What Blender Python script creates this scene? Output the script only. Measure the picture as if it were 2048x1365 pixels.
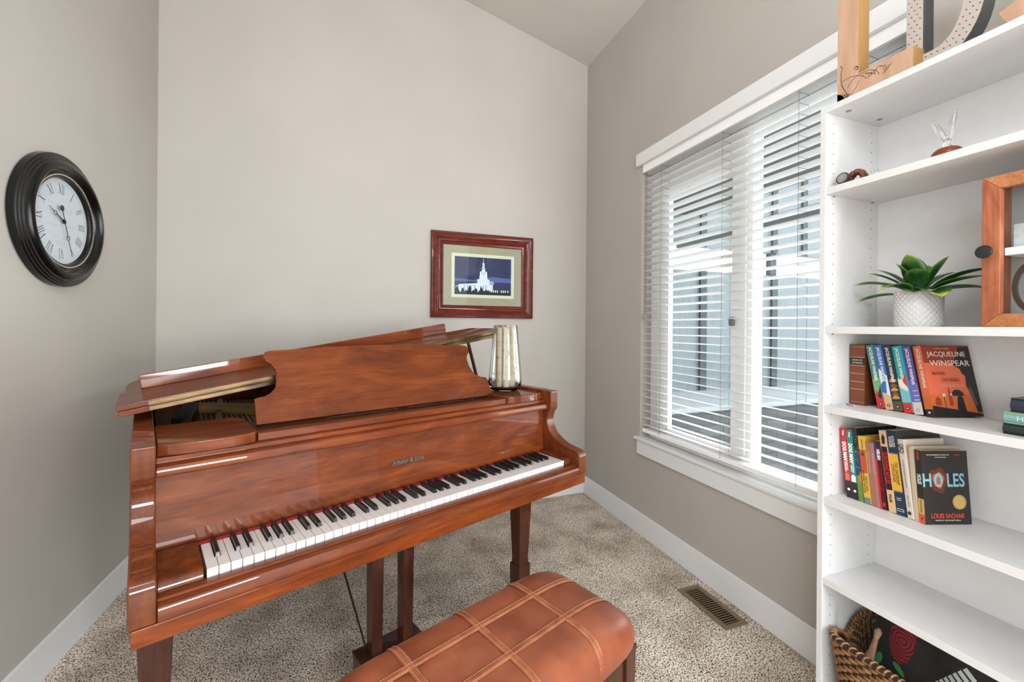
import bpy, math, random
from math import sin, cos, pi, radians as R_
from mathutils import Vector, Matrix
for o in list(bpy.data.objects): bpy.data.objects.remove(o)
random.seed(7)
SC = bpy.context.scene
COL = SC.collection
# ------------------------------------------------------------------ camera
H = 1.2868                                    # eye height
YAW, ROLL, FPX, CY = 0.347098, 0.0086547, 840.248, 654.073
F = Vector((sin(YAW), cos(YAW), 0)); Rr = Vector((cos(YAW), -sin(YAW), 0)); U = Vector((0, 0, 1))
R3 = Rr*cos(ROLL) + U*sin(ROLL); U3 = U*cos(ROLL) - Rr*sin(ROLL)
cd = bpy.data.cameras.new('camera'); cam = bpy.data.objects.new('camera', cd); COL.objects.link(cam)
m = Matrix.Identity(4)
for i in range(3):
    m[i][0] = R3[i]; m[i][1] = U3[i]; m[i][2] = -F[i]
m.translation = Vector((0, 0, H)); cam.matrix_world = m
cd.sensor_width = 36; cd.lens = FPX/2048*36; cd.shift_y = -(682.5-CY)/2048; cd.clip_start = .02
SC.camera = cam
# ------------------------------------------------------------------ world, lights, exposure
SC.view_settings.view_transform = 'Standard'; SC.view_settings.look = 'None'
SC.view_settings.gamma = 1; SC.view_settings.use_curve_mapping = False
SC.view_settings.exposure = 0.58
W = bpy.data.worlds.new('world'); SC.world = W; W.use_nodes = True
W.node_tree.nodes['Background'].inputs[0].default_value = (.93, .965, 1.0, 1)
W.node_tree.nodes['Background'].inputs[1].default_value = 1.75
def area(name, loc, target, sx, sy, power, col=(1, 1, 1)):
    l = bpy.data.lights.new(name, 'AREA'); l.shape = 'RECTANGLE'; l.size = sx; l.size_y = sy; l.energy = power; l.color = col
    o = bpy.data.objects.new(name, l); COL.objects.link(o); o.location = loc
    o.rotation_euler = (Vector(target)-Vector(loc)).to_track_quat('-Z', 'Y').to_euler(); return o
pl_ = bpy.data.lights.new('overhead_fill', 'POINT'); pl_.energy = 40; pl_.shadow_soft_size = .3; pl_.color = (.95, .975, 1)  # added unseen point light, brightens the ceiling and upper walls
po_ = bpy.data.objects.new('overhead_fill', pl_); COL.objects.link(po_); po_.location = (-.1, -.35, 2.75)
area('rear_left_fill', (-2.2, -2.6, 1.7), (1.2, 1.2, 1.0), 2.4, 2.2, 34, (.97, .99, 1))  # added fill from behind left, for the right wall and bookcase
area('entry_daylight', (1.3, -2.4, 1.12), (-.6, 1.6, 1.25), 1.0, .9, 78, (.97, .985, 1))
sl = bpy.data.lights.new('daylight_from_window', 'SUN'); sl.energy = 6.5; sl.angle = R_(70); sl.color = (1, .99, .97)
so_ = bpy.data.objects.new('daylight_from_window', sl); COL.objects.link(so_); so_.location = (6, 0, 4); so_.rotation_euler = Vector((-1, .12, -.42)).to_track_quat('-Z', 'Y').to_euler()
# ------------------------------------------------------------------ materials
MT = {}
def lin(c):
    return tuple(((x/255)/12.92 if x/255 <= .04045 else (((x/255)+.055)/1.055)**2.4) for x in c)
def mat(name, rgb, rough=.5, metal=0, coat=0, spec=.5, trans=0, ior=1.45, emit=None, alpha=1):
    if name in MT: return MT[name]
    M = bpy.data.materials.new(name); M.use_nodes = True; b = M.node_tree.nodes['Principled BSDF']
    b.inputs['Base Color'].default_value = (*lin(rgb), 1); b.inputs['Roughness'].default_value = rough
    b.inputs['Metallic'].default_value = metal; b.inputs['Coat Weight'].default_value = coat
    b.inputs['Coat Roughness'].default_value = .035
    b.inputs['Specular IOR Level'].default_value = spec; b.inputs['Transmission Weight'].default_value = trans
    b.inputs['IOR'].default_value = ior
    MT[name] = M; return M
def nd(M, t, **k):
    n = M.node_tree.nodes.new(t)
    for a, v in k.items(): setattr(n, a, v)
    return n
def lk(M, a, b): M.node_tree.links.new(a, b)
def ramp(M, stops):
    r = nd(M, 'ShaderNodeValToRGB'); e = r.color_ramp.elements
    while len(e) < len(stops): e.new(.5)
    for el, (p, c) in zip(e, stops): el.position = p; el.color = (*lin(c), 1)
    return r
def noisy(name, c1, c2, scale, rough=.5, stretch=(1, 1, 1), detail=4, bump=0, bscale=None, dist=0, coat=0, lo=.35, hi=.65, spec=.5, bdist=.002, metal=0):
    if name in MT: return MT[name]
    M = mat(name, c1, rough, metal, coat, spec); b = M.node_tree.nodes['Principled BSDF']
    tc = nd(M, 'ShaderNodeTexCoord'); mp = nd(M, 'ShaderNodeMapping'); mp.inputs['Scale'].default_value = stretch
    lk(M, tc.outputs['Object'], mp.inputs['Vector'])
    n = nd(M, 'ShaderNodeTexNoise'); n.inputs['Scale'].default_value = scale; n.inputs['Detail'].default_value = detail
    n.inputs['Distortion'].default_value = dist
    lk(M, mp.outputs[0], n.inputs['Vector']); r = ramp(M, [(lo, c1), (hi, c2)])
    lk(M, n.outputs['Fac'], r.inputs[0]); lk(M, r.outputs[0], b.inputs['Base Color'])
    if bump:
        n2 = nd(M, 'ShaderNodeTexNoise'); n2.inputs['Scale'].default_value = bscale or scale; n2.inputs['Detail'].default_value = 3
        lk(M, tc.outputs['Object'], n2.inputs['Vector'])
        bp = nd(M, 'ShaderNodeBump'); bp.inputs['Strength'].default_value = bump; bp.inputs['Distance'].default_value = bdist
        lk(M, n2.outputs['Fac'], bp.inputs['Height']); lk(M, bp.outputs[0], b.inputs['Normal'])
    return M
def wood(name, dark, mid, light, axis=0, rough=.5, coat=.55, scale=1.0):
    if name in MT: return MT[name]
    M = mat(name, mid, rough, 0, coat, .15); b = M.node_tree.nodes['Principled BSDF']
    tc = nd(M, 'ShaderNodeTexCoord'); mp = nd(M, 'ShaderNodeMapping')
    s = [7*scale]*3; s[axis] = 2.2*scale; mp.inputs['Scale'].default_value = s
    lk(M, tc.outputs['Object'], mp.inputs['Vector'])
    n = nd(M, 'ShaderNodeTexNoise'); n.inputs['Scale'].default_value = 1.3; n.inputs['Detail'].default_value = 7; n.inputs['Roughness'].default_value = .62
    n.inputs['Distortion'].default_value = 1.8; lk(M, mp.outputs[0], n.inputs['Vector'])
    r = ramp(M, [(.3, dark), (.52, mid), (.75, light)]); lk(M, n.outputs['Fac'], r.inputs[0])
    mp2 = nd(M, 'ShaderNodeMapping'); s = [120*scale]*3; s[axis] = 8*scale; mp2.inputs['Scale'].default_value = s
    lk(M, tc.outputs['Object'], mp2.inputs['Vector'])
    n2 = nd(M, 'ShaderNodeTexNoise'); n2.inputs['Scale'].default_value = 1; n2.inputs['Detail'].default_value = 3; lk(M, mp2.outputs[0], n2.inputs['Vector'])
    mx = nd(M, 'ShaderNodeMix', data_type='RGBA', blend_type='MULTIPLY'); mx.inputs[0].default_value = .5
    r2 = ramp(M, [(.38, (205, 192, 184)), (.62, (255, 255, 255))]); lk(M, n2.outputs['Fac'], r2.inputs[0])
    lk(M, r.outputs[0], mx.inputs[6]); lk(M, r2.outputs[0], mx.inputs[7]); lk(M, mx.outputs[2], b.inputs['Base Color'])
    return M
WALL = noisy('wall_paint', (177, 172, 165), (181, 176, 169), 2.0, .75, bump=.12, bscale=220, bdist=.001, spec=.25)
CEIL = noisy('ceiling_paint', (194, 190, 184), (198, 194, 188), 2.0, .85, bump=.1, bscale=150, bdist=.001, spec=.2)
WHITE = mat('white_trim', (226, 227, 228), .4)
VINYL = mat('white_vinyl', (247, 247, 247), .35)
SHELFW = noisy('white_shelf_laminate', (213, 213, 213), (216, 216, 216), 30, .42)
WOOD = wood('cherry_wood', (84, 34, 7), (110, 49, 12), (134, 66, 22), 0)
WOODL = wood('cherry_wood_light', (80, 32, 8), (102, 46, 13), (124, 61, 22), 0)
WOODV = wood('cherry_wood_upright', (74, 32, 10), (97, 45, 15), (118, 60, 24), 2)
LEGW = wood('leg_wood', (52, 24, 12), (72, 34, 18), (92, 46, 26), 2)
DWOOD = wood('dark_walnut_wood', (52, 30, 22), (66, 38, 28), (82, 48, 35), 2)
BLACK = mat('black_satin', (20, 19, 19), .45)
BRASS = noisy('aged_brass', (60, 46, 28), (96, 76, 46), 14, .3, (1, 6, 6), metal=.65)
GOLD = noisy('gold_plate_paint', (178, 142, 84), (196, 160, 100), 8, .45)
STEEL = mat('steel_string', (235, 233, 228), .35, .4)
IVORY = mat('white_key_plastic', (214, 210, 208), .3, coat=1)
KEYW = noisy('key_side_wood', (196, 160, 112), (206, 172, 126), 30, .6, (1, 8, 1))
EBONY = noisy('black_key', (24, 20, 19), (34, 28, 26), 60, .3, (8, 1, 8))
FELT = mat('red_felt', (122, 22, 34), .95)
# ------------------------------------------------------------------ mesh builder
class MB:
    def __init__(s): s.v = []; s.f = []; s.m = []
    def add(s, vs, fs, mi=0, M=None):
        b = len(s.v)
        s.v += [tuple((M @ Vector(p)) if M else p) for p in vs]
        s.f += [tuple(b+i for i in f) for f in fs]; s.m += [mi]*len(fs); return s
    def box(s, x0, x1, y0, y1, z0, z1, mi=0, M=None):
        vs = [(x, y, z) for z in (z0, z1) for y in (y0, y1) for x in (x0, x1)]
        return s.add(vs, [(0, 2, 3, 1), (4, 5, 7, 6), (0, 1, 5, 4), (2, 6, 7, 3), (0, 4, 6, 2), (1, 3, 7, 5)], mi, M)
    def prism(s, poly, a0, a1, axis='x', mi=0, M=None, mi2=None):
        """poly in the two other axes (order y,z / x,z / x,y), extruded along axis"""
        ar = sum(poly[i][0]*poly[(i+1) % len(poly)][1]-poly[(i+1) % len(poly)][0]*poly[i][1] for i in range(len(poly)))
        if ar < 0: poly = poly[::-1]
        def P(a, q): return {'x': (a, q[0], q[1]), 'y': (q[0], a, q[1]), 'z': (q[0], q[1], a)}[axis]
        n = len(poly); vs = [P(a0, q) for q in poly]+[P(a1, q) for q in poly]
        fs = [tuple(range(n))[::-1], tuple(range(n, 2*n))]+[(i, (i+1) % n, n+(i+1) % n, n+i) for i in range(n)]
        if (axis == 'y') != (a1 < a0): fs = [f[::-1] for f in fs]
        return s.add(vs, fs, mi, M)
    def ring(s, outer, inner, z0, z1, mi=0, M=None):
        """closed wall between two matching xy loops"""
        n = len(outer); vs = [(*p, z) for z in (z0, z1) for L in (outer, inner) for p in L]; fs = []
        for i in range(n):
            j = (i+1) % n; o0, i0, o1, i1 = 0, n, 2*n, 3*n
            fs += [(o0+i, o0+j, o1+j, o1+i), (i0+j, i0+i, i1+i, i1+j), (o1+i, o1+j, i1+j, i1+i), (o0+j, o0+i, i0+i, i0+j)]
        return s.add(vs, fs, mi, M)
    def lathe(s, prof, n=48, mi=0, M=None, closed=False):
        vs = [(r*cos(2*pi*k/n), r*sin(2*pi*k/n), z) for r, z in prof for k in range(n)]; fs = []
        q = len(prof)
        for i in range(q if closed else q-1):
            a = i*n; b = ((i+1) % q)*n
            for k in range(n):
                l = (k+1) % n; fs.append((a+k, a+l, b+l, b+k))
        if not closed:
            if prof[0][0] > 1e-6: fs.append(tuple(range(n))[::-1])
            if prof[-1][0] > 1e-6: fs.append(tuple(range((q-1)*n, q*n)))
        return s.add(vs, fs, mi, M)
    def tube(s, pts, r, n=8, mi=0, M=None, rs=None):
        pts = [Vector(p) for p in pts]; vs = []; fs = []
        up = Vector((0, 0, 1))
        for i, p in enumerate(pts):
            t = (pts[min(i+1, len(pts)-1)]-pts[max(i-1, 0)]).normalized()
            a = t.cross(up if abs(t.dot(up)) < .95 else Vector((1, 0, 0))).normalized(); b = t.cross(a)
            rr = rs[i] if rs else r
            vs += [tuple(p+a*rr*cos(2*pi*k/n)+b*rr*sin(2*pi*k/n)) for k in range(n)]
        for i in range(len(pts)-1):
            for k in range(n):
                l = (k+1) % n; fs.append((i*n+k, (i+1)*n+k, (i+1)*n+l, i*n+l))
        fs.append(tuple(range(n))); fs.append(tuple(range((len(pts)-1)*n, len(pts)*n))[::-1])
        return s.add(vs, fs, mi, M)
    def grid(s, fn, nu, nv, mi=0, M=None):
        vs = [fn(i/nu, j/nv) for j in range(nv+1) for i in range(nu+1)]
        fs = [(j*(nu+1)+i, j*(nu+1)+i+1, (j+1)*(nu+1)+i+1, (j+1)*(nu+1)+i) for j in range(nv) for i in range(nu)]
        return s.add(vs, fs, mi, M)
    def text(s, txt, o, right, up, size, mi=0, align='CENTER', depth=.0006, squash=1, bold=0, shear=0, vcen=True):
        """lettering standing on a surface: origin o, reading direction right, letter-up direction up"""
        vs, fs, (x0, x1, y0, y1) = text_geo(txt, bold, shear)
        right = Vector(right).normalized(); up = Vector(up).normalized(); nn = right.cross(up)
        dx = {'CENTER': -(x0+x1)/2, 'LEFT': -x0, 'RIGHT': -x1}[align]; dy = -(y0+y1)/2 if vcen else 0
        o = Vector(o); k = size/.73   # size = cap height
        return s.add([tuple(o+right*((x+dx)*k*squash)+up*((y+dy)*k)+nn*(z*depth)) for x, y, z in vs], fs, mi)
    def build(s, name, mats, parent=None, bevel=0, seg=2, smooth=False, ang=35, weld=False):
        me = bpy.data.meshes.new(name); me.from_pydata(s.v, [], s.f)
        if not isinstance(mats, (list, tuple)): mats = [mats]
        for x in mats: me.materials.append(x)
        me.polygons.foreach_set('material_index', s.m)
        if smooth or bevel:
            me.polygons.foreach_set('use_smooth', [True]*len(me.polygons))
            me.set_sharp_from_angle(angle=R_(ang))
        me.update()
        o = bpy.data.objects.new(name, me); COL.objects.link(o)
        if parent: o.parent = parent
        if bevel:
            bm = o.modifiers.new('Bevel', 'BEVEL'); bm.width = bevel; bm.segments = seg; bm.limit_method = 'ANGLE'; bm.angle_limit = R_(40)
            bm.harden_normals = True
        return o
_tc = {}
def text_geo(txt, bold=0, shear=0):
    key = (txt, bold, shear)
    if key in _tc: return _tc[key]
    cu = bpy.data.curves.new('t', 'FONT'); cu.body = txt; cu.size = 1; cu.extrude = .5; cu.offset = bold; cu.shear = shear; cu.resolution_u = 3
    o = bpy.data.objects.new('t', cu); COL.objects.link(o)
    dg = bpy.context.evaluated_depsgraph_get(); ev = o.evaluated_get(dg); me = bpy.data.meshes.new_from_object(ev)
    vs = [(v.co.x, v.co.y, v.co.z+.5) for v in me.vertices]; fs = [tuple(p.vertices) for p in me.polygons]
    bpy.data.objects.remove(o); bpy.data.curves.remove(cu); bpy.data.meshes.remove(me)
    xs = [v[0] for v in vs] or [0]; ys = [v[1] for v in vs] or [0]
    _tc[key] = (vs, fs, (min(xs), max(xs), min(ys), max(ys))); return _tc[key]
def thing(name, label, cat, loc=(0, 0, 0), rotz=0, group=None):
    o = bpy.data.objects.new(name, None); COL.objects.link(o); o.empty_display_size = .05
    o.location = loc; o.rotation_euler = (0, 0, rotz); return tag(o, label, cat, group)
def tag(o, label, cat, group=None):
    o['label'] = label; o['category'] = cat
    if group: o['group'] = group
    return o
def struct(o): o['kind'] = 'structure'; return o
def part_label(o, l): o['label'] = l; return o
def catmull(pts, n=6, closed=False):
    out = []; N = len(pts)
    rng = range(N if closed else N-1)
    for i in rng:
        g = lambda k: Vector(pts[k % N]) if closed else Vector(pts[max(0, min(N-1, k))])
        p0, p1, p2, p3 = g(i-1), g(i), g(i+1), g(i+2)
        for j in range(n):
            t = j/n
            out.append(tuple(.5*((2*p1)+(p2-p0)*t+(2*p0-5*p1+4*p2-p3)*t*t+(3*p1-p0-3*p2+p3)*t**3)))
    if not closed: out.append(tuple(pts[-1]))
    return out
# ------------------------------------------------------------------ room shell
XW, YB, XL = 1.6577, 2.893, -1.075
ZC = 3.327; SL = .257                         # ceiling height at the window wall, slope of the vault
YN = -0.9
def zc(x): return ZC+(XW-x)*SL
CARPET = mat('carpet', (130, 118, 102), .95, spec=.1)
b_ = CARPET.node_tree.nodes['Principled BSDF']; tc = nd(CARPET, 'ShaderNodeTexCoord')
n1 = nd(CARPET, 'ShaderNodeTexNoise'); n1.inputs['Scale'].default_value = 185; n1.inputs['Detail'].default_value = 2; n1.inputs['Distortion'].default_value = .6
n2 = nd(CARPET, 'ShaderNodeTexNoise'); n2.inputs['Scale'].default_value = 5; n2.inputs['Detail'].default_value = 4
for n in (n1, n2): lk(CARPET, tc.outputs['Object'], n.inputs['Vector'])
r1 = ramp(CARPET, [(.385, (62, 54, 46)), (.465, (190, 177, 160)), (.56, (246, 236, 222))]); lk(CARPET, n1.outputs['Fac'], r1.inputs[0])
r2 = ramp(CARPET, [(.32, (206, 200, 194)), (.6, (255, 255, 255))]); lk(CARPET, n2.outputs['Fac'], r2.inputs[0])
mx = nd(CARPET, 'ShaderNodeMix', data_type='RGBA', blend_type='MULTIPLY'); mx.inputs[0].default_value = 1
lk(CARPET, r1.outputs[0], mx.inputs[6]); lk(CARPET, r2.outputs[0], mx.inputs[7]); lk(CARPET, mx.outputs[2], b_.inputs['Base Color'])
bp = nd(CARPET, 'ShaderNodeBump'); bp.inputs['Strength'].default_value = .8; bp.inputs['Distance'].default_value = .004
lk(CARPET, n1.outputs['Fac'], bp.inputs['Height']); lk(CARPET, bp.outputs[0], b_.inputs['Normal'])
struct(MB().box(XL-3.0, XW+.14, -5.5, YB+.1, -.1, 0).build('floor', CARPET))
struct(MB().prism([(XL-.1, -.1), (XW+.14, -.1), (XW+.14, zc(XW+.14)), (XL-.1, zc(XL-.1))], YB, YB+.1, 'y').build('wall_back', WALL))
struct(MB().prism([(YN, -.1), (YB+.1, -.1), (YB+.1, zc(XL)+.05), (YN, zc(XL)+.05)], XL-.1, XL, 'x').build('wall_left', WALL))
WY0, WY1, WZ0, WZ1 = .84, 2.205, .602, 2.31   # window opening
b = MB(); X1 = XW+.14
b.box(XW, X1, YN, WY0, -.1, ZC+.02); b.box(XW, X1, WY1, YB+.1, -.1, ZC+.02)
b.box(XW, X1, WY0, WY1, -.1, WZ0-.02); b.box(XW, X1, WY0, WY1, WZ1, ZC+.02)
struct(b.build('wall_right', WALL))
struct(MB().prism([(XL-.1, zc(XL-.1)), (XW+.14, zc(XW+.14)), (XW+.14, zc(XW+.14)+.1), (XL-.1, zc(XL-.1)+.1)], YN, YB+.1, 'y').build('ceiling', CEIL))
BBH = .136
struct(MB().box(XL, XW, YB-.014, YB, 0, BBH).build('baseboard_back', WHITE, bevel=.003))
struct(MB().box(XL, XL+.014, YN, YB-.014, 0, BBH).build('baseboard_left', WHITE, bevel=.003))
struct(MB().box(XW-.014, XW, .935, YB-.014, 0, BBH).build('baseboard_right', WHITE, bevel=.003))
# ------------------------------------------------------------------ window
win = bpy.data.objects.new('window_1', None); COL.objects.link(win); win.location = (XW, 1.52, WZ0); struct(win)
def P(b, name, mats, par, **k):               # build in world coordinates under a located parent
    o = b.build(name, mats, par, **k); o.matrix_parent_inverse = Matrix.Translation(-Vector(par.location)) if par.parent is None else Matrix.Identity(4); return o
def frame_x(x0, x1, y0, y1, z0, z1, wl, wr, wb, wt):
    b = MB(); b.box(x0, x1, y0, y0+wr, z0, z1); b.box(x0, x1, y1-wl, y1, z0, z1)
    b.box(x0, x1, y0+wr, y1-wl, z0, z0+wb); b.box(x0, x1, y0+wr, y1-wl, z1-wt, z1); return b
FX = XW+.075
P(frame_x(FX, FX+.065, WY0, WY1, WZ0, WZ1, .075, .06, .045, .1), 'window_frame', VINYL, win, bevel=.004)
P(MB().box(FX-.005, FX+.06, 1.468, 1.50, WZ0+.045, WZ1-.1), 'mullion', VINYL, win, bevel=.003)
sash = P(frame_x(FX-.012, FX+.022, 1.50, 2.13, WZ0+.04, WZ1-.1, .10, .082, .05, .145), 'sash', VINYL, win, bevel=.006)
o = P(MB().box(FX-.03, FX-.012, 1.555, 1.585, 1.30, 1.345), 'sash_lock', mat('grey_lock', (120, 120, 118), .4), win, bevel=.008)
GLASS = bpy.data.materials.new('window_glass'); GLASS.use_nodes = True
nt = GLASS.node_tree; nt.nodes.clear(); out = nt.nodes.new('ShaderNodeOutputMaterial'); mixs = nt.nodes.new('ShaderNodeMixShader')
tr = nt.nodes.new('ShaderNodeBsdfTransparent'); gl = nt.nodes.new('ShaderNodeBsdfGlossy'); fr = nt.nodes.new('ShaderNodeFresnel')
gl.inputs['Roughness'].default_value = 0; tr.inputs[0].default_value = (.95, .98, .98, 1); fr.inputs[0].default_value = 1.45
ge_ = nt.nodes.new('ShaderNodeNewGeometry'); inv = nt.nodes.new('ShaderNodeMath'); inv.operation = 'SUBTRACT'; inv.inputs[0].default_value = 1; nt.links.new(ge_.outputs['Backfacing'], inv.inputs[1])
mu_ = nt.nodes.new('ShaderNodeMath'); mu_.operation = 'MULTIPLY'; nt.links.new(inv.outputs[0], mu_.inputs[0]); nt.links.new(fr.outputs[0], mu_.inputs[1]); nt.links.new(mu_.outputs[0], mixs.inputs[0]); nt.links.new(tr.outputs[0], mixs.inputs[1]); nt.links.new(gl.outputs[0], mixs.inputs[2]); nt.links.new(mixs.outputs[0], out.inputs[0])
P(MB().box(FX, FX+.004, 1.58, 2.032, .68, 2.068), 'glass_pane', GLASS, win)
P(MB().box(FX+.03, FX+.034, .89, 1.47, .64, 2.215), 'glass_pane', GLASS, win)
b = MB(); b.box(XW-.028, FX, .934, 2.236, .588, .604)
P(b, 'window_stool', WHITE, win, bevel=.004)
P(MB().box(XW-.017, XW, .83, 2.216, .500, .588), 'window_apron', WHITE, win, bevel=.003)
P(MB().box(XW-.022, XW, .80, 2.240, 2.305, 2.382), 'head_casing', WHITE, win, bevel=.003)
# ------------------------------------------------------------------ blind
BL = mat('blind_slat_white', (238, 238, 237), .45)
_bt = BL.node_tree; _tl = nd(BL, 'ShaderNodeBsdfTranslucent'); _tl.inputs[0].default_value = (.97, .97, .97, 1); _ms = nd(BL, 'ShaderNodeMixShader'); _ms.inputs[0].default_value = .5
lk(BL, _bt.nodes['Principled BSDF'].outputs[0], _ms.inputs[1]); lk(BL, _tl.outputs[0], _ms.inputs[2]); lk(BL, _ms.outputs[0], _bt.nodes['Material Output'].inputs['Surface'])
CORD = mat('cord_backlit', (96, 95, 92), .8)  # darkness of cords against the window light is put into this colour
bl = thing('window_blind', 'white horizontal slatted blind with fully open slats, hanging in the window', 'blind', (XW+.03, 1.52, WZ0))
P(MB().box(XW+.004, XW+.056, WY0+.008, WY1-.008, 2.256, 2.309), 'headrail', VINYL, bl, bevel=.003)
P(MB().box(XW+.0, XW+.004, WY0+.006, WY1-.006, 2.256, 2.309), 'valance', VINYL, bl, bevel=.0015)
NS = 37; z0 = 2.251; pit = .0436
for k in range(NS):
    z = z0-k*pit; b = MB()
    b.prism([(XW+.006, z+.0022), (XW+.031, z+.0012), (XW+.056, z-.0042), (XW+.056, z-.0020), (XW+.031, z+.0034), (XW+.006, z+.0042)], WY0+.01, WY1-.012, 'y')
    P(b, 'slat', BL, bl)
P(MB().box(XW+.005, XW+.057, WY0+.01, WY1-.012, .638, .660), 'bottom_rail', VINYL, bl, bevel=.004)
for y in (2.03, 1.585, 1.205, .96):
    b = MB()
    for x in (XW+.003, XW+.0585): b.tube([(x, y, .65), (x, y, 2.27)], .0007, 5)
    for k in range(NS): b.box(XW+.003, XW+.0585, y-.0006, y+.0006, z0-k*pit-.0052, z0-k*pit-.0044)
    P(b, 'ladder_cord', CORD, bl)
b = MB(); b.tube([(XW+.001, 2.160, 2.27), (XW+.001, 2.160, 1.37)], .001, 5); b.tube([(XW+.001, 2.172, 2.27), (XW+.001, 2.172, 1.37)], .001, 5)
pc = P(b, 'pull_cord', CORD, bl)
for y in (2.157, 2.172):
    P(MB().lathe([(.002, .03), (.004, .028), (.0045, .018), (.008, .006), (.0085, 0), (.006, -.002), (0, -.002)], 12, M=Matrix.Translation((XW-.006, y, 1.345))), 'tassel', mat('grey_tassel', (150, 148, 144), .5), bl, smooth=True)
b = MB(); b.tube([(XW-.004, 1.05, 2.262), (XW-.004, 1.05, 2.19)], .005, 8); b.tube([(XW-.002, 1.05, 2.19), (XW-.002, 1.05, 1.5)], .0012, 6)
P(b, 'tilt_wand', BL, bl, smooth=True)
# ------------------------------------------------------------------ outside, seen through the panes
SID = noisy('pale_siding', (114, 123, 128), (122, 131, 136), 40, .8, (1, 1, .1))
BAT = mat('siding_batten', (66, 74, 78), .8); CONC = noisy('concrete_cap', (136, 142, 146), (146, 152, 156), 20, .85)
BRK = bpy.data.materials.new('grey_brick'); BRK.use_nodes = True; bb = BRK.node_tree.nodes['Principled BSDF']; bb.inputs['Roughness'].default_value = .9
tcb = nd(BRK, 'ShaderNodeTexCoord'); mpb = nd(BRK, 'ShaderNodeMapping'); mpb.inputs['Rotation'].default_value = (R_(90), 0, 0)
bt = nd(BRK, 'ShaderNodeTexBrick'); bt.inputs['Scale'].default_value = 1; bt.inputs['Brick Width'].default_value = .27; bt.inputs['Row Height'].default_value = .105; bt.inputs['Mortar Size'].default_value = .008
bt.inputs['Color1'].default_value = (*lin((84, 84, 84)), 1); bt.inputs['Color2'].default_value = (*lin((56, 60, 64)), 1); bt.inputs['Mortar'].default_value = (*lin((58, 60, 62)), 1)
lk(BRK, tcb.outputs['Object'], mpb.inputs[0]); lk(BRK, mpb.outputs[0], bt.inputs[0]); lk(BRK, bt.outputs[0], bb.inputs['Base Color'])
ext = thing('porch_knee_wall', 'grey brick knee wall with pale concrete cap seen through the window', 'wall', (3.8, 2.95, 0))
P(MB().box(1.85, 7.0, 2.93, 3.9, -.6, .55), 'brick_base', BRK, ext)
P(MB().box(1.83, 7.02, 2.90, 3.9, .55, .595), 'concrete_cap', CONC, ext, bevel=.008)
fe = thing('siding_fence', 'pale grey board and batten screen wall standing on the concrete cap outside', 'fence', (3.8, 3.72, .595))
P(MB().box(1.83, 7.5, 3.70, 3.76, .595, 1.93), 'panel', SID, fe)
for x in (2.30, 3.60, 4.69, 5.80): P(MB().box(x-.045, x+.045, 3.675, 3.70, .595, 1.93), 'batten', BAT, fe)
up = thing('porch_upper_wall', 'pale grey siding band below the porch roof, above the bright gap outside', 'wall', (3.8, 3.72, 2.2))
P(MB().box(1.83, 7.5, 3.70, 3.76, 2.2, 3.4), 'panel', SID, up)
for x in (2.30, 3.05, 3.60, 4.69, 5.2): P(MB().box(x-.04, x+.04, 3.675, 3.70, 2.2, 3.4), 'batten', BAT, up)
for x in (2.30, 4.69): P(MB().box(x-.05, x+.05, 3.70, 3.76, 1.93, 2.2), 'post', BAT, up)
pr_ = thing('porch_roof', 'dark grey porch ceiling with a slim beam seen through the window', 'roof', (2.6, 1.8, 2.5))
SOF = mat('grey_soffit', (80, 80, 79), .8)
P(MB().box(1.82, 3.5, .2, 3.68, 2.53, 2.6), 'soffit', SOF, pr_)
P(MB().box(3.2, 3.28, .2, 3.66, 2.15, 2.23), 'beam', mat('grey_beam', (104, 110, 112), .8), pr_)
# ------------------------------------------------------------------ floor vent
VENT = mat('tan_metal', (126, 110, 88), .45, .2)
ve = thing('floor_vent', 'tan metal floor register set in the carpet beside the baseboard', 'vent', (1.538, 1.513, 0))
x0, x1, y0, y1 = -.064, .064, -.146, .146
b = MB(); b.box(x0, x1, y0, y0+.022, 0, .006); b.box(x0, x1, y1-.022, y1, 0, .006); b.box(x0, x0+.024, y0+.022, y1-.022, 0, .006); b.box(x1-.024, x1, y0+.022, y1-.022, 0, .006)
b.build('flange', VENT, ve, bevel=.002)
MB().box(x0+.02, x1-.02, y0+.02, y1-.02, .0003, .0012).build('slot_shade_sheet', mat('slot_shade', (22, 17, 12), .95, spec=0), ve)  # near-black sheet stands in for the shade between the louvers
for k in range(19):
    y = y0+.030+k*.0129
    MB().box(x0+.024, x1-.024, y-.0016, y+.0016, .0014, .0054).build('louver', VENT, ve)
# ------------------------------------------------------------------ piano (own frame: x along the keys, y to the tail, z up)
TH = .373885; KX, KY = -.325319, 1.139949
pn = thing('baby_grand_piano', 'glossy cherry-wood baby grand piano with raised lid and open keyboard', 'piano', (KX, KY, 0), TH)
LI, LO, RI, RO = -.088, -.134, 1.262, 1.308
arm = [(-.05, .668), (-.05, .742), (-.047, .753), (-.038, .761), (-.025, .765)] + catmull([(0, .768), (.04, .775), (.08, .790), (.115, .814), (.136, .845), (.141, .872), (.134, .898), (.122, .916), (.118, .926)], 5) + [(.118, .999), (.175, .999), (.175, .668)]
for a, c in ((LO, LI), (RI, RO)):
    MB().prism(arm, a, c, 'x').build('arm', WOODV, pn, bevel=.004)
rimo = catmull([(LO, .9), (LO, 1.12), (-.118, 1.23), (-.06, 1.31), (.04, 1.345), (.17, 1.345), (.30, 1.30), (.44, 1.21), (.60, 1.08), (.78, .985), (.97, .915), (1.13, .84), (1.24, .755), (1.295, .66), (RO, .56), (RO, .5)], 4)
rimo = [(LO, .176), (LO, .5)]+rimo+[(RO, .3), (RO, .176)]
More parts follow.
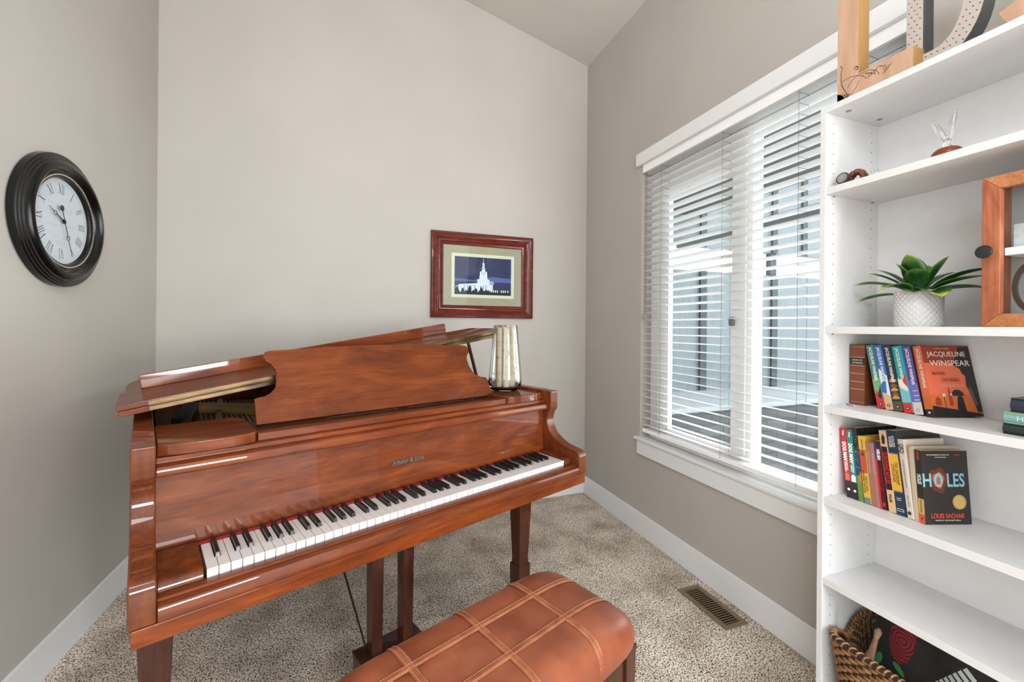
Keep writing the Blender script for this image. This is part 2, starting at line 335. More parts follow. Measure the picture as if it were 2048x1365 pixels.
def offs(L, d):
    out = []
    for i in range(len(L)):
        a = Vector(L[max(i-1, 0)]); c = Vector(L[min(i+1, len(L)-1)]); t = (c-a).normalized(); out.append((L[i][0]+t.y*d, L[i][1]-t.x*d))
    return out
rimi = offs(rimo, .046)
rimi[0] = (LI, .176); rimi[-1] = (RI, .176)
MB().prism(rimo+rimi[::-1], .668, 1.0, 'z').build('rim', WOOD, pn, bevel=.003)
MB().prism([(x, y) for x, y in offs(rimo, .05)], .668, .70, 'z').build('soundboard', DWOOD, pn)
# keybed, slip, blocks
MB().box(LO+.006, RO-.006, -.048, .30, .628, .667).build('keybed', WOOD, pn, bevel=.0025)
b = MB(); b.prism([(-.049, .6675), (-.049, .692), (-.046, .698), (-.040, .7005), (-.030, .702), (-.026, .706), (-.014, .7075), (-.004, .7065), (-.004, .6675)], LI+.001, RI-.001, 'x')
b.build('key_slip', WOODL, pn, bevel=.001)
for a, c in ((LI+.001, -.005), (1.2275, RI-.001)):
    MB().prism([(-.003, .7025), (-.003, .716), (.002, .724), (.010, .729), (.148, .735), (.148, .7025)], a, c, 'x').build('cheek_block', WOODV, pn, bevel=.002)
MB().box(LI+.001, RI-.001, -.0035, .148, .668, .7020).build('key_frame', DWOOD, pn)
MB().box(-.004, 1.226, .143, .150, .7255, .731).build('name_felt', FELT, pn)
# white keys (52), cut back around the sharps, and 36 black keys
WK = 1.222/52
names = 'AB'+'CDEFGAB'*7+'C'
sharp_after = {'A': .0, 'C': -.0020, 'D': .0020, 'F': -.0026, 'G': .0, 'a': .0026}
sharps = []
for i, n in enumerate(names):
    if i < 51 and n in 'ACDFG': sharps.append(((i+1)*WK+{'C': -.0022, 'D': .0022, 'F': -.0030, 'G': 0, 'A': .0030}[n], i))
cut = {}
for c, i in sharps: cut.setdefault(i, [0, 0])[1] = (i+1)*WK-(c-.0065); cut.setdefault(i+1, [0, 0])[0] = (c+.0065)-(i+1)*WK
for i in range(52):
    l, r = cut.get(i, [0, 0]); x0 = i*WK+.0005; x1 = (i+1)*WK-.0005
    xa = i*WK+max(l, .0005); xb = (i+1)*WK-max(r, .0005)
    poly = [(x0, 0), (x1, 0), (x1, .051), (xb, .051), (xb, .1425), (xa, .1425), (xa, .051), (x0, .051)]
    q = []
    for p in poly:
        if not q or (abs(p[0]-q[-1][0])+abs(p[1]-q[-1][1])) > 1e-5: q.append(p)
    b = MB(); b.prism(q, .7215, .7250, 'z', 0); b.box(x0+.0002, x1-.0002, .0006, .0025, .7035, .7215, 0)
    b.prism([(x, max(y, .0025)) for x, y in q], .7035, .7215, 'z', 1)
    b.build('white_key', [IVORY, KEYW], pn, bevel=.0005, seg=1)
for c, i in sharps:
    b = MB(); w, t = .0056, .0042
    pr = [(.0500, .725), (.0535, .7345), (.056, .7362), (.1425, .7370), (.1425, .712), (.0500, .712)]
    vs = []
    for (y, z) in pr:
        ww = t if z > .73 else w
        vs += [(c-ww, y, z), (c+ww, y, z)]
    n = len(pr); fs = [(2*k, 2*k+1, (2*k+3) % (2*n), (2*k+2) % (2*n)) for k in range(n)]+[tuple(2*k for k in range(n))[::-1], tuple(2*k+1 for k in range(n))]
    fs = [f[::-1] for f in fs]
    b.add(vs, fs); b.build('black_key', EBONY, pn, bevel=.0012)
# fallboard with raised name
MB().prism([(.151, .712), (.160, .716), (.166, .80), (.169, .914), (.182, .914), (.182, .712)], LI+.001, RI-.001, 'x').build('fallboard', WOODL, pn)
b = MB(); b.text('Schafer & Sons', (.5895, .1645, .8165), (1, 0, .0), (0, .04, 1), .0165, depth=.0014, squash=.88, bold=.03, shear=.12)
b.build('name_inlay', noisy('tarnished_inlay', (52, 54, 50), (92, 94, 88), 200, .6), pn)
b = MB(); b.prism([(.135, .918), (.133, .930), (.137, .940), (.146, .944), (.19, .944), (.19, .915), (.141, .915)], LI+.001, RI-.001, 'x')
b.build('fallboard_lip', WOOD, pn, bevel=.001)
MB().prism([(.158, .9445), (.158, .957), (.165, .9595), (.40, .9595), (.40, .9445)], LI+.001, RI-.001, 'x').build('desk_ledge', WOOD, pn, bevel=.001)
# side shelves beside the music desk
def block(m):
    L = [(LI+.002, .42), (LI+.002, .165), (-.03, .150), (.04, .146), (.09, .150), (.122, .163), (.129, .176), (.129, .30), (.122, .395), (.108, .42)]
    L = [L[0]]+catmull(L[1:6], 5)+L[6:]
    if m: L = [(1.174-x, y) for x, y in L][::-1]
    return L
for m in (0, 1):
    MB().prism(block(m), .9600, .9890, 'z').build('side_shelf', WOODL, pn, bevel=.003, seg=3)
MB().box(.131, 1.043, .172, .205, .960, .9815).build('desk_rail', WOODL, pn, bevel=.002)
MB().box(.131, 1.043, .206, .40, .960, .972).build('desk_base', DWOOD, pn)
# music desk, leaning back
ol = [(.149, 0), (.151, .088), (.165, .092), (.180, .094), (.197, .103), (.213, .121), (.222, .152), (.221, .190), (.210, .212), (.197, .222), (.192, .236), (.193, .250), (.199, .259), (.212, .263), (.30, .266), (.42, .273), (.611, .277)]
full = ol+[(1.222-x, y) for x, y in ol[::-1][1:]]
t = Vector((0, .145, .215)).normalized(); nm = t.cross(Vector((1, 0, 0))).normalized()
MM = Matrix(((1, 0, 0, 0), (0, t.y, -nm.y, .300), (0, t.z, -nm.z, .9765), (0, 0, 0, 1)))
desk = MB(); desk.prism(full, -.008, .008, 'z', M=MM)
dk = desk.build('music_desk', WOODL, pn, bevel=.002)
b = MB()
for x in (.32, .62, .92): b.box(x, x+.04, -.006, .001, -.0105, -.0075, M=MM)
b.build('desk_hinge', BRASS, pn)
b = MB()
for x in (.3, .85): b.tube([(x, .38, .972), (x, .395, 1.07)], .005, 6)
b.build('desk_prop', DWOOD, pn)
# iron plate, pins and strings
inn = offs(rimo, .06)
MB().prism([(x, max(y, .30)) for x, y in inn if y > .28], .900, .915, 'z').build('iron_plate', GOLD, pn)
b = MB()
for x, y, x2, y2 in ((.06, .40, .16, 1.2), (.42, .40, .47, 1.1), (.80, .40, .80, .9)): b.tube([(x, y, .925), (x2, y2, .925)], .014, 6)
b.tube([(-.04, .56, .925), (.55, .52, .925)], .012, 6)
b.build('plate_strut', GOLD, pn, smooth=True)
b = MB(); b.prism([(.00, 1.04), (.50, .50), (.50, .575), (.03, 1.12)], .917, .950, 'z'); b.build('plate_bar', GOLD, pn, bevel=.006)
b = MB(); b.prism([(-.040, .66), (.012, .64), (.065, 1.0), (.015, 1.02)], .917, .962, 'z'); b.build('damper_block', BLACK, pn, bevel=.004)
b = MB(); b.box(-.012, .014, .628, .640, .917, .960); b.build('brass_bracket', BRASS, pn, bevel=.002)
b = MB()
for k in range(72):
    x = .02+k*.0165
    if x > 1.19: break
    b.tube([(x, .36, .929), (x+.07*(1-x), 1.24-.38*x, .929)], .0014, 4)
o = b.build('strings', STEEL, pn); o['kind'] = 'stuff'
b = MB()
for k in range(30):
    x = .10+k*.009; b.tube([(x, 1.18-.010*k, .937), (x+.16, 1.02-.010*k, .937)], .0008, 4)
o = b.build('bass_strings', mat('copper_string', (120, 128, 140), .35, .8), pn); o['kind'] = 'stuff'
# lid: main panel raised on the treble side, front flap folded back on top
PH = R_(8.9); LX, LZ = -.165, 1.018
LM = Matrix.Translation((LX, 0, LZ)) @ Matrix.Rotation(-PH, 4, 'Y')
lo = offs([p for p in rimo if p[1] > .45], -.024)
cpts = []
for x, y in lo:
    s = (x-LX)*1.0; cpts.append((max(s, .002), y))
lid = [(.002, .452)]+cpts+[(1.47, .452)]
lidp = MB().prism(lid, 0, .0165, 'z', M=LM).build('lid', WOOD, pn, bevel=.002)
fl = [(0, .45), (0, .735), (.004, .752), (.016, .762), (1.455, .762), (1.462, .752), (1.466, .735), (1.466, .45)]
MB().prism(fl, .0175, .034, 'z', M=LM).build('lid_flap', WOODL, pn, bevel=.002)
MB().box(.055, 1.300, .755, .773, .0345, .082, M=LM).build('flap_lip', WOOD, pn, bevel=.002)
b = MB(); b.box(.07, 1.455, .4475, .4498, .003, .0165, M=LM); b.box(.07, 1.455, .4475, .4498, .0178, .031, M=LM); b.tube([(LM @ Vector((.07, .446, .0172))), (LM @ Vector((1.455, .446, .0172)))], .0028, 8)
b.build('piano_hinge', BRASS, pn, smooth=True)
b = MB(); b.tube([(1.213, .6, 1.001), (1.146, .6, 1.215)], .0085, 8); b.build('lid_prop', DWOOD, pn)
# legs with spade feet
def pleg(cx, cy):
    b = MB(); prof = [(.045, .0335), (.125, .0350), (.150, .0350), (.150, .0290), (.175, .0275), (.40, .036), (.627, .043)]
    vs = []; fs = []
    for z, hw in prof: vs += [(cx-hw, cy-hw, z), (cx+hw, cy-hw, z), (cx+hw, cy+hw, z), (cx-hw, cy+hw, z)]
    for i in range(len(prof)-1):
        for k in range(4): fs.append((4*i+k, 4*i+(k+1) % 4, 4*i+4+(k+1) % 4, 4*i+4+k))
    fs.append((3, 2, 1, 0)); n = 4*(len(prof)-1); fs.append((n, n+1, n+2, n+3)); b.add(vs, fs)
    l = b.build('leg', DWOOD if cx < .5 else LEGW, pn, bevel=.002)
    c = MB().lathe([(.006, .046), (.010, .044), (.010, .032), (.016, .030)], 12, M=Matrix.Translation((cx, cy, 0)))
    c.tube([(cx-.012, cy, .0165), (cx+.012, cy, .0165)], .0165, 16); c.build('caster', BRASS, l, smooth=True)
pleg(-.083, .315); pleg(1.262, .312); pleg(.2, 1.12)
# pedal lyre
for x, w in ((.494, .040), (.612, .040)):
    MB().add([(x, .235, .129), (x+w-.002, .235, .129), (x+w-.002, .283, .129), (x, .283, .129), (x-.004, .232, .627), (x+w+.002, .232, .627), (x+w+.002, .285, .627), (x-.004, .285, .627)],
             [(3, 2, 1, 0), (4, 5, 6, 7), (0, 1, 5, 4), (1, 2, 6, 5), (2, 3, 7, 6), (3, 0, 4, 7)]).build('lyre_post', LEGW, pn, bevel=.002)
b = MB(); b.prism([(.222, .118), (.222, .128), (.312, .128), (.312, .118), (.300, .104), (.300, .035), (.234, .035), (.234, .104)], .452, .690, 'x')
b.build('lyre_box', DWOOD, pn, bevel=.003)
for x in (.515, .573, .631):
    b = MB(); b.tube([(x, .236, .07), (x, .20, .066), (x, .165, .058), (x, .145, .055)], .006, 8, rs=[.005, .006, .010, .007]); b.build('pedal', BRASS, pn, smooth=True)
b = MB(); b.tube([(.508, .315, .10), (.508, 1.04, .667)], .004, 8); b.build('lyre_brace', BRASS, pn, smooth=True)
# ------------------------------------------------------------------ helpers for placing from piano frame
PU = Vector((cos(TH), sin(TH), 0)); PV = Vector((-sin(TH), cos(TH), 0)); PK = Vector((KX, KY, 0))
def pw(u, v, z): return PK+PU*u+PV*v+Vector((0, 0, z))
# ------------------------------------------------------------------ vase with rolled sheet music
CG = mat('clear_glass', (250, 253, 254), 0, trans=1, ior=1.45)
vc = pw(1.163, .318, .9893)
vs_ = thing('glass_vase', 'tall clear tapered glass vase standing on the piano beside the music desk', 'vase', vc)
prof = [(0, 0), (.052, 0), (.066, .006), (.074, .020), (.0775, .042), (.076, .07), (.066, .18), (.0555, .298), (.0545, .304), (.0530, .3045), (.0522, .300), (.0630, .18), (.0728, .07), (.0742, .045), (.070, .026), (.060, .016), (.04, .013), (0, .012)]
MB().lathe(prof, 64).build('glass_body', CG, vs_, smooth=True, ang=60)
PAP = noisy('aged_score_paper', (178, 162, 134), (194, 178, 150), 20, .8)
INK = mat('ink', (54, 44, 34), .9)
def roll(sd):
    b = MB(); rd = random.Random(sd)
    b.lathe([(.0152, 0), (.0152, .272), (.0142, .272), (.0134, .264), (.0060, .264), (.0060, .270), (.0050, .270), (.0050, 0)], 20)
    for k in range(7):
        z = .022+k*.036
        for q in range(5): b.lathe([(.01525, z+q*.0022), (.01535, z+q*.0022), (.01535, z+q*.0022+.00022), (.01525, z+q*.0022+.00022)], 20, 2, closed=True)
        for _ in range(8):
            a = rd.random()*2*pi; zz = z+rd.random()*.009; M = Matrix.Rotation(a, 4, 'Z'); l = rd.choice((.0015, .0015, .004))
            b.box(.0150, .0157, -.0010, .0010, zz, zz+.0018, 1, M); b.box(.0150, .0157, .0008, .0012, zz, zz+.007, 1, M)
    return b.build('paper', [PAP, INK, mat('faded_staff', (150, 132, 106), .9)], None, smooth=True)
rp = [(0, 0)]+[(.0325*cos(a*pi/3+.3), .0325*sin(a*pi/3+.3)) for a in range(6)]
RL = ['in the middle of the bundle', 'at the right rear of the bundle', 'at the very back of the bundle', 'at the left rear of the bundle', 'at the left front of the bundle', 'foremost in the bundle', 'at the right front of the bundle']
for k, (x, y) in enumerate(rp):
    r = roll(k); r.name = 'sheet_music_roll'; r.location = vc+Vector((x, y, .0165)); r.rotation_euler = (0, 0, k*1.3)
    tag(r, 'rolled old sheet music in the glass vase, '+RL[k], 'sheet music', 'rolled sheet music in the vase')
# ------------------------------------------------------------------ bench
LEA = noisy('tan_leather', (122, 62, 40), (150, 84, 56), 9, .36, detail=6, bump=.25, bscale=420, bdist=.0006, spec=.6)
LEB = noisy('leather_band', (132, 72, 46), (160, 94, 66), 30, .45, bump=.2, bscale=300, bdist=.0005)
bc = pw(.54, -.373, 0)
be = thing('piano_bench', 'brown leather padded piano bench with stitched crossing bands in front of the keyboard', 'bench', bc, TH+.006)
A, B_, ZB, HT = .405, .186, .424, .081
def top(x, y):
    e = (abs(x)/A)**7+(abs(y)/B_)**5
    return ZB+HT*max(0, 1-e)**.42
def cush(i, j):
    # i,j 0..1 -> squircle from centre outwards
    a = 2*pi*i; r = j
    c, s = cos(a), sin(a); k = (abs(c)**7+abs(s)**7)**(-1/7)
    return (A*r*k*c, B_*r*k*s)
b = MB(); N = 120; rad = [0, .15, .3, .45, .6, .7, .78, .84, .88, .91, .935, .955, .97, .982, .991, .997, 1.0]
vs = []; fs = []
for j, r in enumerate(rad):
    for i in range(N):
        a = 2*pi*i/N; c, s = cos(a), sin(a); k = (abs(c)**7+abs(s)**7)**(-1/7)
        h = HT*max(0, 1-r**6.5)**.46
        x, y = A*r*k*c, B_*r*k*s
        dip = 0
        for uu in (-.19, .005, .20): dip += .0022*math.exp(-((x-uu)/.014)**2)
        for vv in (-.061, .061): dip += .0022*math.exp(-((y-vv)/.014)**2)
        vs.append((x, y, ZB+.006+h-dip*(h/HT)))
for j in range(len(rad)-1):
    for i in range(N):
        l = (i+1) % N; fs.append((j*N+i, (j+1)*N+i, (j+1)*N+l, j*N+l))
base = len(vs)
for r, z in ((1.0, ZB-.004), (.985, ZB-.012), (.9, ZB-.014)):
    for i in range(N):
        a = 2*pi*i/N; c, s = cos(a), sin(a); k = (abs(c)**7+abs(s)**7)**(-1/7); vs.append((A*r*k*c, B_*r*k*s, z))
J0 = (len(rad)-1)*N
for jj, (p, q) in enumerate(((J0, base), (base, base+N), (base+N, base+2*N))):
    for i in range(N):
        l = (i+1) % N; fs.append((p+i, q+i, q+l, p+l))
fs.append(tuple(range(base+2*N, base+3*N))[::-1])
b.add(vs, fs); cu_ = b.build('cushion', LEA, be, smooth=True, ang=70)
def zsurf(x, y):
    # height of the cushion at x, y (radial solve)
    lo_, hi_ = 0, 1
    r = ((abs(x)/A)**7+(abs(y)/B_)**7)**(1/7)
    return ZB+.006+HT*max(0, 1-min(r, 1)**6.5)**.46
def band(fix, alongx, name):
    b = MB(); st = MB(); w = .0105; L = A if alongx else B_
    ts = [-1+2*k/60 for k in range(61)]; ts = [math.copysign(1-(1-abs(t))**1.8, t)*.9985 for t in ts]
    rows = []
    for t in ts:
        row = []
        for q, h in ((-w, .000), (-w*.8, .0014), (0, .0016), (w*.8, .0014), (w, .000)):
            x, y = (t*L, fix+q) if alongx else (fix+q, t*L)
            row.append((x*1.001, y*1.001, zsurf(x, y)+h+.0002))
        rows.append(row)
    vs = [p for r in rows for p in r]; fs = []
    for i in range(len(rows)-1):
        for k in range(4):
            f = (i*5+k, i*5+k+1, i*5+6+k, i*5+5+k); fs.append(f[::-1] if alongx else f)
    # drop over the edge
    b.add(vs, fs); o = b.build('band', LEB, be, smooth=True, ang=80)
    n = int(2*L/.0062)
    for k in range(n):
        t = -1+2*(k+.5)/n
        if abs(t) > .985: continue
        for q in (-.0062, .0062):
            a0 = t*L-.0021; a1 = t*L+.0021
            p = [(a0, fix+q), (a1, fix+q)] if alongx else [(fix+q, a0), (fix+q, a1)]
            P0, P1 = [Vector((x, y, zsurf(x, y)+.0020)) for x, y in p]; st.tube([P0, P1], .0005, 4)
    s_ = st.build('stitching', mat('pale_thread', (196, 150, 108), .8), o); s_['kind'] = 'stuff'
for vv in (-.061, .061): band(vv, True, 'band')
for uu in (-.19, .005, .20): band(uu, False, 'band')
BW = wood('bench_walnut', (58, 36, 27), (74, 46, 34), (92, 58, 43), 2, .35, .2)
AX, AY = .379, .163
MB().box(-AX-.004, AX+.004, -AY-.004, AY+.004, ZB-.030, ZB-.0145).build('seat_board', BW, be, bevel=.002)
for sx in (-1, 1):
    for sy in (-1, 1):
        x, y = sx*(AX-.02), sy*(AY-.02); w = .022
        MB().add([(x-.016, y-.016, 0), (x+.016, y-.016, 0), (x+.016, y+.016, 0), (x-.016, y+.016, 0), (x-w, y-w, ZB-.031), (x+w, y-w, ZB-.031), (x+w, y+w, ZB-.031), (x-w, y+w, ZB-.031)],
                 [(3, 2, 1, 0), (4, 5, 6, 7), (0, 1, 5, 4), (1, 2, 6, 5), (2, 3, 7, 6), (3, 0, 4, 7)]).build('leg', BW, be, bevel=.002)
for s in (-1, 1):
    MB().box(-AX+.045, AX-.045, s*(AY-.016)-.009, s*(AY-.016)+.009, ZB-.125, ZB-.031).build('apron', BW, be, bevel=.002)
    MB().box(s*(AX-.016)-.009, s*(AX-.016)+.009, -AY+.045, AY-.045, ZB-.125, ZB-.031).build('apron', BW, be, bevel=.002)
# ------------------------------------------------------------------ clock
CL = thing('wall_clock', 'round black framed wall clock with roman numerals on the left wall', 'clock', (XL, 2.062, 1.668))
CM = Matrix(((0, 0, 1, 0), (1, 0, 0, 0), (0, 1, 0, 0), (0, 0, 0, 1)))   # dial x -> +Y, dial y -> Z, dial z -> +X
BLK = mat('black_lacquer', (7, 7, 8), .2)
prof = [(.235, .001), (.245, .004), (.245, .025), (.242, .029), (.237, .030), (.234, .034), (.229, .035), (.226, .039), (.220, .040), (.215, .045), (.207, .050), (.198, .051), (.190, .046), (.184, .037), (.181, .033), (.175, .029), (.167, .030), (.160, .027), (.157, .019), (.157, .001)]
b = MB(); b.lathe(prof, 96, M=CM, closed=True); b.build('frame', BLK, CL, smooth=True, ang=28)
b = MB()
for k in range(150):
    a = 2*pi*k/150; b.lathe([(0, -.003), (.0026, -.0012), (.0026, .0012), (0, .003)], 6, M=CM @ Matrix.Translation((.171*cos(a), .171*sin(a), .0315)))
o = b.build('bead_ring', mat('antique_bead', (196, 184, 164), .3, .5), CL, smooth=True); o['kind'] = 'stuff'
b = MB(); b.lathe([(0, .003), (.158, .003), (.158, .016), (0, .016)], 96, M=CM)
def cline(x0, y0, x1, y1, w, mi, z=.0163):
    d = Vector((x1-x0, y1-y0)); n = Vector((-d.y, d.x)).normalized()*w/2
    b.add([(x0-n.x, y0-n.y, z), (x1-n.x, y1-n.y, z), (x1+n.x, y1+n.y, z), (x0+n.x, y0+n.y, z)], [(0, 1, 2, 3)], mi, CM)
rom = ['XII', 'I', 'II', 'III', 'IIII', 'V', 'VI', 'VII', 'VIII', 'IX', 'X', 'XI']
for h, s in enumerate(rom):
    a = pi/2-h*pi/6; ca, sa = cos(a), sin(a)
    wd = {'I': .0085, 'V': .018, 'X': .018}; tot = sum(wd[c] for c in s); x = -tot/2
    def T(px, py): r = .121+py; return (ca*r+sa*px, sa*r-ca*px)
    hh = .0175
    for c in s:
        m = x+wd[c]/2
        L = {'I': [((0, -hh), (0, hh), .0022)], 'V': [((-.006, hh), (0, -hh), .0026), ((.006, hh), (0, -hh), .001)], 'X': [((-.0065, hh), (.0065, -hh), .0028), ((.0065, hh), (-.0065, -hh), .001)]}[c]
        for (p, q, w) in L: cline(*T(m+p[0], p[1]), *T(m+q[0], q[1]), w, 1)
        sw = .0034
        ser = {'I': [(0, -hh), (0, hh)], 'V': [(-.006, hh), (.006, hh)], 'X': [(-.0065, hh), (.0065, hh), (-.0065, -hh), (.0065, -hh)]}[c]
        for sx, sy in ser: cline(*T(m+sx-sw, sy), *T(m+sx+sw, sy), .0009, 1)
        x += wd[c]
for k in range(60):
    a = 2*pi*k/60; cline(.144*cos(a), .144*sin(a), .150*cos(a), .150*sin(a), .0006, 2)
    a2 = 2*pi*(k+1)/60
    for r in (.144, .150): cline(r*cos(a), r*sin(a), r*cos(a2), r*sin(a2), .0005, 2)
def ctext(t, x, y, s): b.text(t, CM @ Vector((x, y, .0161)), (0, 1, 0), (0, 0, 1), s, 3, depth=.0002, shear=.35, bold=-.008)
ctext('Home', .018, .052, .026); ctext('Love', .050, -.008, .021); ctext('Friends', -.046, -.02, .013); ctext('Live', -.058, .062, .012)
ctext('Home', -.03, -.058, .008); ctext('Laugh', .04, -.052, .010); ctext('Family', .0, -.085, .014)
b.build('dial', [mat('dial_paper', (188, 196, 202), .6), BLACK, mat('dial_grey', (150, 154, 158), .7), mat('dial_script', (176, 181, 187), .7)], CL)
HND = mat('hand_black', (38, 38, 38), .35)
def hand(name, ang, pts, z, rings):
    bb_ = MB(); M = CM @ Matrix.Rotation(ang, 4, 'Z')
    for (x0, w0, x1, w1) in pts:
        bb_.add([(x0, -w0, z), (x1, -w1, z), (x1, w1, z), (x0, w0, z), (x0, -w0, z+.001), (x1, -w1, z+.001), (x1, w1, z+.001), (x0, w0, z+.001)],
                [(3, 2, 1, 0), (4, 5, 6, 7), (0, 1, 5, 4), (1, 2, 6, 5), (2, 3, 7, 6), (3, 0, 4, 7)], 0, M)
    for (x, r, sol) in rings:
        MM_ = M @ Matrix.Translation((x, 0, z))
        if sol: bb_.lathe([(0, 0), (r, 0), (r, .001), (0, .001)], 24, M=MM_)
        else: bb_.lathe([(r, 0), (r, .001), (r*.72, .001), (r*.72, 0)], 24, M=MM_, closed=True)
    return bb_.build(name, HND, CL)
hand('hour_hand', R_(154), [(0, .003, .046, .0022), (.060, .0016, .092, .0006)], .024, [(.053, .008, False), (0, .009, True)])
hand('minute_hand', R_(-71), [(-.040, .0016, .054, .0018), (.070, .0014, .134, .0006)], .0265, [(.062, .009, False), (-.050, .011, True), (0, .007, True)])
# ------------------------------------------------------------------ picture on the back wall
PC = thing('framed_picture', 'red-brown wooden framed picture of a floodlit white building at night on the back wall', 'picture', (.825, YB, 1.645))
RW = wood('mahogany_frame', (72, 24, 15), (98, 34, 20), (124, 50, 32), 0, .25, .4, 1.4)
def rect_frame(b, hw, hh, prof, mi=0):
    """prof: list of (inset, depth towards room) ; closed moulding round a rectangle; y negative = into the room"""
    n = len(prof)
    for i in range(n):
        pass
    vs = []
    for (ins, d) in prof:
        w, h = hw-ins, hh-ins; vs += [(-w, -d, -h), (w, -d, -h), (w, -d, h), (-w, -d, h)]
    fs = []
    for i in range(n):
        j = (i+1) % n
        for k in range(4):
            l = (k+1) % 4; fs.append((4*i+k, 4*i+l, 4*j+l, 4*j+k))
    b.add(vs, fs, mi)
b = MB(); rect_frame(b, .376, .298, [(0, .001), (0, .022), (.006, .030), (.014, .032), (.026, .029), (.040, .022), (.050, .018), (.056, .021), (.064, .0215), (.069, .015), (.078, .013), (.086, .009), (.0885, .004), (.0885, .001)])
b.build('frame', RW, PC, smooth=True, ang=25)
MB().box(-.289, .289, -.004, -.001, -.211, .211).build('mat_board', mat('taupe_mat', (164, 152, 128), .8), PC)
b = MB(); rect_frame(b, .231, .155, [(0, .0041), (0, .0062), (.004, .0070), (.008, .0060), (.022, .0055), (.022, .0041)])
b.build('inner_mat', mat('cream_fillet', (212, 208, 184), .5), PC, smooth=True, ang=25)
def npic():
    b = MB(); hw, hh = .2085, .1335; Y = -.0045
    cols = [mat('night_sky', (30, 34, 78), .6), mat('night_glow', (74, 92, 150), .6), mat('lit_stone', (214, 218, 238), .5), mat('lit_stone_shade', (150, 156, 190), .5), mat('night_tree', (18, 20, 24), .7), mat('lamp_white', (240, 240, 244), .5)]
    b.box(-hw, hw, Y, Y+.0004, -hh, hh, 0)
    q = [0]
    def poly(pts, mi):
        q[0] += 1; y = Y-.00004*q[0]
        b.add([(x, y, z) for x, z in pts], [tuple(range(len(pts)))], mi)
    poly([(-hw, -.04), (hw, -.04), (hw, -.01), (.05, -.002), (-.08, -.03), (-hw, -.02)], 1)
    poly([(-.178, -.115), (.07, -.115), (.07, -.045), (-.02, -.048), (-.178, -.062)], 2)
    poly([(-.20, -.118), (-.16, -.118), (-.16, -.06), (-.20, -.075)], 2)
    poly([(-.045, -.06), (.045, -.06), (.045, -.022), (.03, -.022), (.03, -.008), (-.03, -.008), (-.03, -.022), (-.045, -.022)], 2)
    poly([(.045, -.06), (.078, -.06), (.078, -.035), (.045, -.033)], 3)
    poly([(-.028, -.008), (.028, -.008), (.028, .008), (-.028, .008)], 2); poly([(-.022, .008), (.022, .008), (.022, .035), (-.022, .035)], 2)
    for x in (-.022, .022): poly([(x-.004, -.004), (x+.004, -.004), (x+.004, .03), (x-.004, .03)], 5)
    poly([(-.012, .035), (.012, .035), (.010, .062), (-.010, .062)], 2); poly([(-.016, .05), (.016, .05), (.014, .058), (-.014, .058)], 3)
    poly([(-.008, .062), (.008, .062), (.006, .085), (-.006, .085)], 2); poly([(-.012, .086), (.012, .086), (.008, .092), (-.008, .092)], 2)
    poly([(-.0025, .092), (.0025, .092), (.0006, .128), (-.0006, .128)], 2)
    for x in (-.012, 0, .012): poly([(x-.0025, .012), (x+.0025, .012), (x+.0025, .03), (x-.0025, .03)], 3)
    for x in (-.14, -.115, -.09, -.065, -.02, .0, .02): poly([(x-.004, -.10), (x+.004, -.10), (x+.004, -.065), (x-.004, -.065)], 3)
    rd = random.Random(3); pts = [(-hw, -hh)]; x = -hw
    while x < hw: pts.append((x, -.118+rd.random()*.022)); x += .008
    pts += [(hw, -.118), (hw, -hh)]; poly(pts, 4)
    for x, h in ((-.10, .05), (-.15, .03), (-.055, .03), (-.015, .04), (.02, .02), (-.19, .045)): poly([(x-.014, -.12), (x+.014, -.12), (x+.009, -.11+h*.5), (x, -.115+h), (x-.009, -.11+h*.5)], 4)
    for x in (.06, .075, .09, .105, .135, .15, .165, .185): poly([(x-.004, -.112), (x+.004, -.112), (x+.003, -.096), (x-.003, -.096)], 5)
    return b, cols
b, cols = npic(); b.build('night_photograph', cols, PC)
MB().box(-.2875, .2875, -.0095, -.0085, -.2095, .2095).build('glass', GLASS, PC)
# ------------------------------------------------------------------ bookcase
XF, XBK = 1.380, 1.640
YF, YI = .930, .9135                           # far side panel outer/inner
BN = .130                                      # near side
BC = thing('bookcase', 'tall white open bookcase with adjustable shelves against the window wall', 'bookcase', (XF, .53, 0))
def PB(b, name, mats=SHELFW, **k): return P(b, name, mats, BC, **k)
TOPZ = 1.990
pins = MB()
PB(MB().box(XF, XBK, YI, YF, 0, TOPZ), 'side_panel', bevel=.0008)
PB(MB().box(XF, XBK, BN-.0165, BN, 0, TOPZ), 'side_panel', bevel=.0008)
PB(MB().box(XBK, XBK+.004, BN-.0165, YF, .03, TOPZ), 'back_panel')
PB(MB().box(XF+.0, XBK, BN, YI, TOPZ-.019, TOPZ), 'top_board', bevel=.0008)
SH = {2: (1.713, 1.7345), 3: (1.2745, 1.2960), 4: (1.0245, 1.0465), 5: (.735, .758), 6: (.483, .504), 7: (.05, .07)}
for k, (a, c) in SH.items(): PB(MB().box(XF+.002, XBK, BN, YI, a, c), 'shelf', bevel=.0008)
PB(MB().box(XF+.01, XF+.025, BN, YI, 0, .05), 'kickboard')
b = MB()
for x in (XF+.037, XBK-.037):
    z = .12
    while z < 1.95:
        b.tube([(x, YI-.0004, z), (x, YI+.001, z)], .0021, 8); z += .032
o = PB(b, 'pin_hole', mat('hole_grey', (120, 118, 114), .8)); o['kind'] = 'stuff'
PIN = mat('nickel_pin', (150, 148, 144), .35, .7)
for z in (1.713, 1.2745, 1.0245, .735):
    for x in (XF+.037, XBK-.037): PB(MB().lathe([(0, -.004), (.003, -.004), (.003, -.0001), (0, -.0001)], 10, M=Matrix.Translation((x, YI-.004, z))), 'shelf_pin', PIN, smooth=True)
